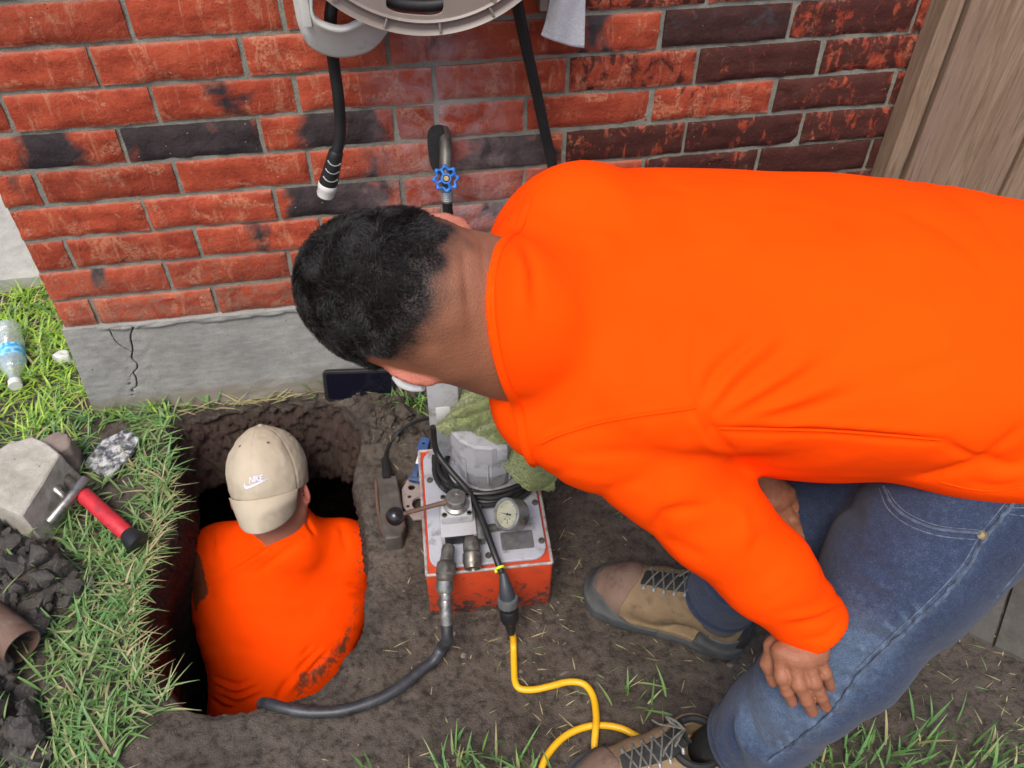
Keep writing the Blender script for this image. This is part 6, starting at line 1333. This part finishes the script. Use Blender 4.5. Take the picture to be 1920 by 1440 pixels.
    # padded collar
    an = np.linspace(0, 2 * np.pi, 33)[:-1]; rg = np.stack([(.068 + .044 * np.cos(an)) * S, .0435 * np.sin(an) * S, (.128 + .10 * (.028 + .044 * np.cos(an)) + .002) * S], -1); bb = np.linspace(0, 2 * np.pi, 9)[:-1]; rd = np.stack([np.cos(an), np.sin(an), 0 * an], -1)
    vv = (rg[:, None] + .0065 * np.cos(bb)[None, :, None] * rd[:, None] + .009 * np.sin(bb)[None, :, None] * np.array([0, 0, 1])).reshape(-1, 3); MB().add(xf(Fb, vv), gridf(32, 8, True, True).tolist()).build('collar_pad', M_TONG, b)
    return b
boot(man, np.append(gz(1395, 1216)[:2], -.002), np.append(gz(1098, 1094)[:2], -.002))
boot(man, np.append(gz(1350, 1432)[:2], -.002), np.append(gz(1050, 1488)[:2], -.002))

# dark socks between boot and trouser leg
for (A_, B_) in ((np.append(gz(1362, 1205)[:2], .075), ANR + np.array([0, 0, .02])), (np.append(gz(1322, 1436)[:2], .070), ANK + np.array([0, 0, .02]))):
    MB().tube(cr(np.array([A_ - [0, 0, .04], A_, (A_ + B_) / 2 + [0, 0, .01], B_]), 6), np.linspace(.037, .044, 19), 20).build('sock', M_TONG, man)

# ------------------------------------------------------------ the man down in the pit
O2 = dp(505, 905, 2.03); U2 = unit(-.13 * CAM_R[0] - .985 * CAM_R[1] - .10 * CAM_R[2]); F2 = unit(CAM_R[2] - U2 * (CAM_R[2] @ U2)); L2f = np.cross(U2, F2)
NK2 = O2 - U2 * .145 + CAM_R[2] * .035 + CAM_R[0] * .012
hf2, HP2 = head_fn(O2, U2, F2, L2f, NK2, .062, .072)
V2h, Q2h = snets(hf2, np.minimum(O2, NK2) - .16, np.maximum(O2, NK2) + .16, .005)
S2P = [dp(526, 1036, 2.145), dp(526, 1085, 2.155), dp(525, 1150, 2.155), dp(520, 1240, 2.135), dp(502, 1330, 2.13), dp(490, 1430, 2.16)]
SL2, SR2 = dp(416, 1044, 2.17), dp(643, 1034, 2.17)
EL2, ER2 = dp(412, 1120, 2.30), dp(645, 1115, 2.30); WL2, WR2_ = EL2 + np.array([.07, .17, -.16]), ER2 + np.array([-.05, .17, -.16])
def body2(p):
    d = chain(p, [NK2, S2P[1], S2P[3], S2P[5]], [.055, .060, .065, .08], .02); d = smin(d, chain(p, [SL2, EL2, WL2], [.05, .042, .028], .02), .03); d = smin(d, chain(p, [SR2, ER2, WR2_], [.05, .042, .028], .02), .03)
    h = S2P[5]
    for s in (-1, 1): d = smin(d, chain(p, [h + [.07 * s, 0, -.05], h + [.09 * s, .16, -.28], h + [.09 * s, -.02, -.54]], [.08, .06, .045], .02), .03)
    return d
V2b, Q2b = snets(body2, (.0, -.85, -1.26), (.62, .12, .0), .013)
hands2 = []
for Wp, s in ((WL2, 1), (WR2_, -1)):
    dx = np.array([1.0, 0, 0]); fw = unit(np.array([0, .85, -.5])); up2 = unit(np.array([0, .5, .85])); Kk = np.array([Wp + fw * .085 + dx * o_ * s for o_ in (.030, .010, -.010, -.028)]); Tt = [[k + fw * .036 - up2 * .008, k + fw * .058 - up2 * .022, k + fw * .066 - up2 * .040] for k in Kk]
    hands2.append(hand_vf(Wp, Kk, Tt, up2, [Wp + fw * .02 + dx * .02 * s, Wp + fw * .04 + dx * .045 * s, Wp + fw * .065 + dx * .055 * s, Wp + fw * .085 + dx * .052 * s]))
bv = [V2h, V2b] + [h[0] for h in hands2]; bq = [Q2h]; o_ = len(V2h); bq.append(Q2b + o_); o_ += len(V2b)
for h in hands2: bq.append(h[1] + o_); o_ += len(h[0])
bv = np.concatenate(bv); man2 = obj('person', bv, np.concatenate(bq), SKIN2); setattr_(man2, 'hair', np.zeros(len(bv)))
bl = np.zeros(len(bv)); ql = (V2h - O2) @ L2f; bl[:len(V2h)] = sstep(.07, .08, np.abs(ql)); setattr_(man2, 'blush', bl)
tag(man2, 'person in muddy orange shirt and backward beige cap working down in the pit', 'person', 'workers in orange shirts')
def shirt2(p):
    d = loft(p, S2P, [.205, .215, .212, .172, .142, .150], [.070, .098, .115, .110, .112, .115], CAM_R[0])
    d = smin(d, chain(p, [SL2 + CAM_R[0] * .01, dp(525, 1026, 2.135), SR2 - CAM_R[0] * .01], [.072, .084, .072], .02), .03)
    for S_, E_, W_ in ((SL2, EL2, WL2), (SR2, ER2, WR2_)): d = smin(d, chain(p, [S_, E_, E_ + (W_ - E_) * .8], [.074, .062, .046], .03), .035)
    d = smin(d, chain(p, [NK2 + U2 * .036, NK2 - U2 * .01, S2P[1]], [.066, .080, .12], .02), .05)
    return d + .0022 * fbm(p * 13, 64, 2)
V2, Q2 = snets(shirt2, (.02, -.90, -.85), (.60, .10, .02), .0058); N2 = vnormals(V2, Q2)
FO2 = [([(560, 985), (500, 1020), (430, 1065)], -.0040, .009), ([(540, 1000), (480, 1045), (420, 1085)], .003, .009), ([(570, 1010), (520, 1045), (470, 1085)], -.003, .008), ([(575, 975), (590, 1000)], -.004, .006), ([(400, 1270), (440, 1285), (470, 1275)], -.0050, .006), ([(402, 1285), (440, 1302), (480, 1288)], -.0050, .006), ([(408, 1302), (445, 1318), (490, 1300)], -.0045, .006), ([(402, 1278), (440, 1294), (475, 1282)], .004, .006), ([(405, 1293), (442, 1311), (485, 1295)], .004, .006), ([(395, 1310), (420, 1328), (460, 1325)], -.004, .006), ([(600, 1215), (575, 1240), (555, 1262)], -.0040, .006), ([(615, 1222), (590, 1250), (570, 1272)], -.0040, .006), ([(585, 1210), (565, 1232)], -.003, .006), ([(540, 1275), (525, 1300), (518, 1325)], -.0045, .007), ([(560, 1270), (540, 1300)], .003, .007), ([(650, 1095), (690, 1105)], -.003, .006), ([(655, 1115), (690, 1118)], -.003, .005), ([(450, 1150), (520, 1165), (580, 1160)], -.0014, .02), ([(430, 1210), (500, 1225)], -.0014, .016), ([(640, 985), (652, 1040)], -.002, .008), ([(395, 985), (400, 1050)], -.002, .008)]
for pl, am, w in FO2: V2 = fold(V2, N2, shirt2, pl, am * 2.3, w)
V2 = V2 + N2 * (.0012 * fbm(V2 * 30, 72, 3))[:, None]
sh2 = obj('shirt', V2, Q2, MSH, man2)
def dab(pl, r, a): return a * np.exp(-(segdist(V2, onsurf(shirt2, pl)) / r) ** 2)
setattr_(sh2, 'dirt', np.clip(dab([(366, 1060), (372, 1085), (376, 1110)], .026, 1.0) + dab([(362, 1030), (366, 1140)], .014, .6) + dab([(664, 1000), (674, 1060), (670, 1110)], .020, .42) + dab([(640, 1215), (600, 1262), (565, 1285)], .034, .60) + dab([(666, 1140), (655, 1185)], .02, .45), 0, 1))
def jeans2(p):
    h = S2P[5]; d = ell(p, h + [0, .01, -.03], np.eye(3), (.17, .13, .12))
    for s in (-1, 1): d = smin(d, chain(p, [h + [.075 * s, 0, -.05], h + [.09 * s, .16, -.28], h + [.09 * s, -.02, -.54]], [.105, .085, .068], .02), .03)
    return d + .003 * fbm(p * 13, 65, 2)
V_, Q_ = snets(jeans2, (.0, -.90, -1.27), (.62, .12, -.3), .012); j2 = obj('jeans', V_, Q_, MDN, man2); setattr_(j2, 'wear', np.full(len(V_), .1))
# cap
def m_cap():
    k = NT('beige cotton twill'); P = k.coord(); n = k.noise(P, 16, 4); w = k.noise(P, 700, 2, .6); sw = k.attr('sweat')
    c = k.ramp(n, (.3, (.40, .34, .255)), (.7, (.46, .395, .30))); c = k.mix(k.math('MULTIPLY', sw, k.ramp(k.noise(P, 24, 4), (.35, .4), (.6, 1))), c, (.25, .21, .16)); return k.fin(c, .88, 0, k.bump(k.math('ADD', w, k.math('MULTIPLY', n, 2.0)), .3, .0015), .2)
MCAP = m_cap(); A2 = np.array([U2, F2, L2f]); CC = HP2(.018, 0, 0); CRd = (.116, .113, .0905)
def seamd(q):
    a = np.arctan2(q[:, 2] / CRd[2], q[:, 1] / CRd[1]); m = np.abs((a / (np.pi / 3) + .5) % 1 - .5) * np.pi / 3; r = np.sqrt(q[:, 1] ** 2 + q[:, 2] ** 2); return m * r
def capfn(p):
    q = (p - CC) @ A2.T; d = ell(p, CC, A2, CRd); d = d + .0016 * np.exp(-(seamd(q) / .0022) ** 2) + .0042 * fbm(p * 24, 66, 3)
    lowc = (-.030 + .16 * np.clip(q[:, 1], -.1, .1) * .35) - q[:, 0]
    return smax(d, lowc, .002)
Vc, Qc = snets(capfn, O2 - .15, O2 + .16, .0034, True); cap = obj('cap', Vc, Qc, MCAP, man2); qc = (Vc - CC) @ A2.T; sw = .4 * sstep(.02, -.03, qc[:, 0]) * (.5 + .5 * vnoise(Vc * 40, 3)); setattr_(cap, 'sweat', np.clip(sw, 0, 1))
MB().lathe([(.0075, -.001), (.0072, .002), (.004, .0042), (.0002, .0048)], 16, zframe(HP2(.018 + CRd[0] - .001, 0, 0), U2)).build('cap_button', MCAP, cap)
for a in (-150, -90 - 120, -150 + 120, 30, 90 + 0, -30):
    pass
for az in (150, -150, 90, -90, 30, -30):
    a = rad(az + 0); el_ = rad(46); q = np.array([math.sin(el_) * CRd[0], math.cos(el_) * math.cos(a) * CRd[1], math.cos(el_) * math.sin(a) * CRd[2]]); p = CC + q @ A2; nrm = unit((q / np.array(CRd) ** 2) @ A2)
    MB().lathe([(.0010, .0012), (.0026, .0016), (.0032, .0006), (.0030, -.001)], 12, zframe(p, nrm)).build('eyelet', simple('dark thread', (.10, .085, .065), .9, 0, .3), cap)
BR = []
for t in np.linspace(0, 1, 8):
    row = []
    for ph in np.linspace(-1, 1, 15):
        a = ph * rad(60); s0 = np.array([-.028 - .004 * math.cos(a), -math.cos(a) * CRd[1] * .99, math.sin(a) * CRd[2] * .99]); ext = .074 * max(0.0, math.cos(a * 1.40)) ** .26
        dirn = np.array([-.97, -.24, 0]); e_ = s0 + dirn * ext * t + np.array([0, .020 * (abs(math.sin(a)) ** 2) * t - .004 * math.sin(t * np.pi), -math.sin(a) * .012 * t]); row.append(CC + e_ @ A2)
    BR.append(row)
bo_ = sheet(patch(np.array(BR), 4, 4), .0034, 'cap_brim', MCAP, cap); bvv = np.array([v.co[:] for v in bo_.data.vertices]); qb = (bvv - CC) @ A2.T
setattr_(bo_, 'sweat', np.clip(1.0 * sstep(.012, -.02, qb[:, 2] - 0.0) * sstep(-.052, -.070, qb[:, 0] + .25 * (qb[:, 2] + .02)), 0, 1))
# embroidered mark on the cap: word and tick
kk = NT('white violet embroidery'); M_EMB = kk.fin(kk.mix(kk.noise(kk.coord(), 300, 2), (.50, .50, .72), (.74, .74, .86)), .6)
def oncap(xy, lift=.0012):
    """design plane (metres, x right, y up in the photo) laid onto the cap"""
    out_ = []
    for x, y in xy:
        r_ = CAM_R[0] * x - CAM_R[1] * y; c0 = LOGO + r_; t = -.06
        for _ in range(60):
            p = c0 + CAM_R[2] * t; s = float(ell(p[None], CC, A2, CRd)[0])
            if s < .0002: break
            t += s * .7
        n_ = ((p - CC) @ A2.T / np.array(CRd) ** 2) @ A2; out_.append(p + unit(n_) * lift)
    return np.array(out_)
LOGO = dp(484, 901, 1.93)
cu = bpy.data.curves.new('tmp', 'FONT'); cu.body = 'NIKE'; cu.size = .0175; cu.shear = .30; cu.offset = .00035; cu.space_character = .92; to = bpy.data.objects.new('tmp', cu); COL.objects.link(to); dg = bpy.context.evaluated_depsgraph_get(); me = to.evaluated_get(dg).to_mesh()
bm = bmesh.new(); bm.from_mesh(me); bmesh.ops.triangulate(bm, faces=bm.faces[:]); bmesh.ops.subdivide_edges(bm, edges=[e for e in bm.edges if e.calc_length() > .004], cuts=2); bmesh.ops.triangulate(bm, faces=bm.faces[:]); bm.verts.index_update()
tv = np.array([v.co[:2] for v in bm.verts]); tf = [[v.index for v in f.verts] for f in bm.faces]; bm.free(); to.evaluated_get(dg).to_mesh_clear(); bpy.data.objects.remove(to)
tv = tv - [tv[:, 0].min(), 0]; tv[:, 0] *= .80; tv = tv + [-.0150, -.0005]; ca, sa = math.cos(rad(11)), math.sin(rad(11)); tv = tv @ np.array([[ca, sa], [-sa, ca]])
o_ = obj('embroidered_word', oncap(tv), tf, M_EMB, cap, False)
tk_up = [(-.0235, -.0005), (-.0245, -.0075), (-.0205, -.0110), (-.0130, -.0095), (.0050, -.0020), (.0290, .0080)]; tk_lo = [(-.0235, -.0005), (-.0268, -.0085), (-.0245, -.0155), (-.0165, -.0155), (.0050, -.0060), (.0290, .0080)]
a_ = cr(np.array(tk_up), 6); b_ = cr(np.array(tk_lo), 6); tk = np.concatenate([a_, b_]); n = len(a_)
obj('embroidered_tick', oncap(tk), [[i, i + 1, n + i + 1, n + i] for i in range(n - 1)], M_EMB, cap, False)
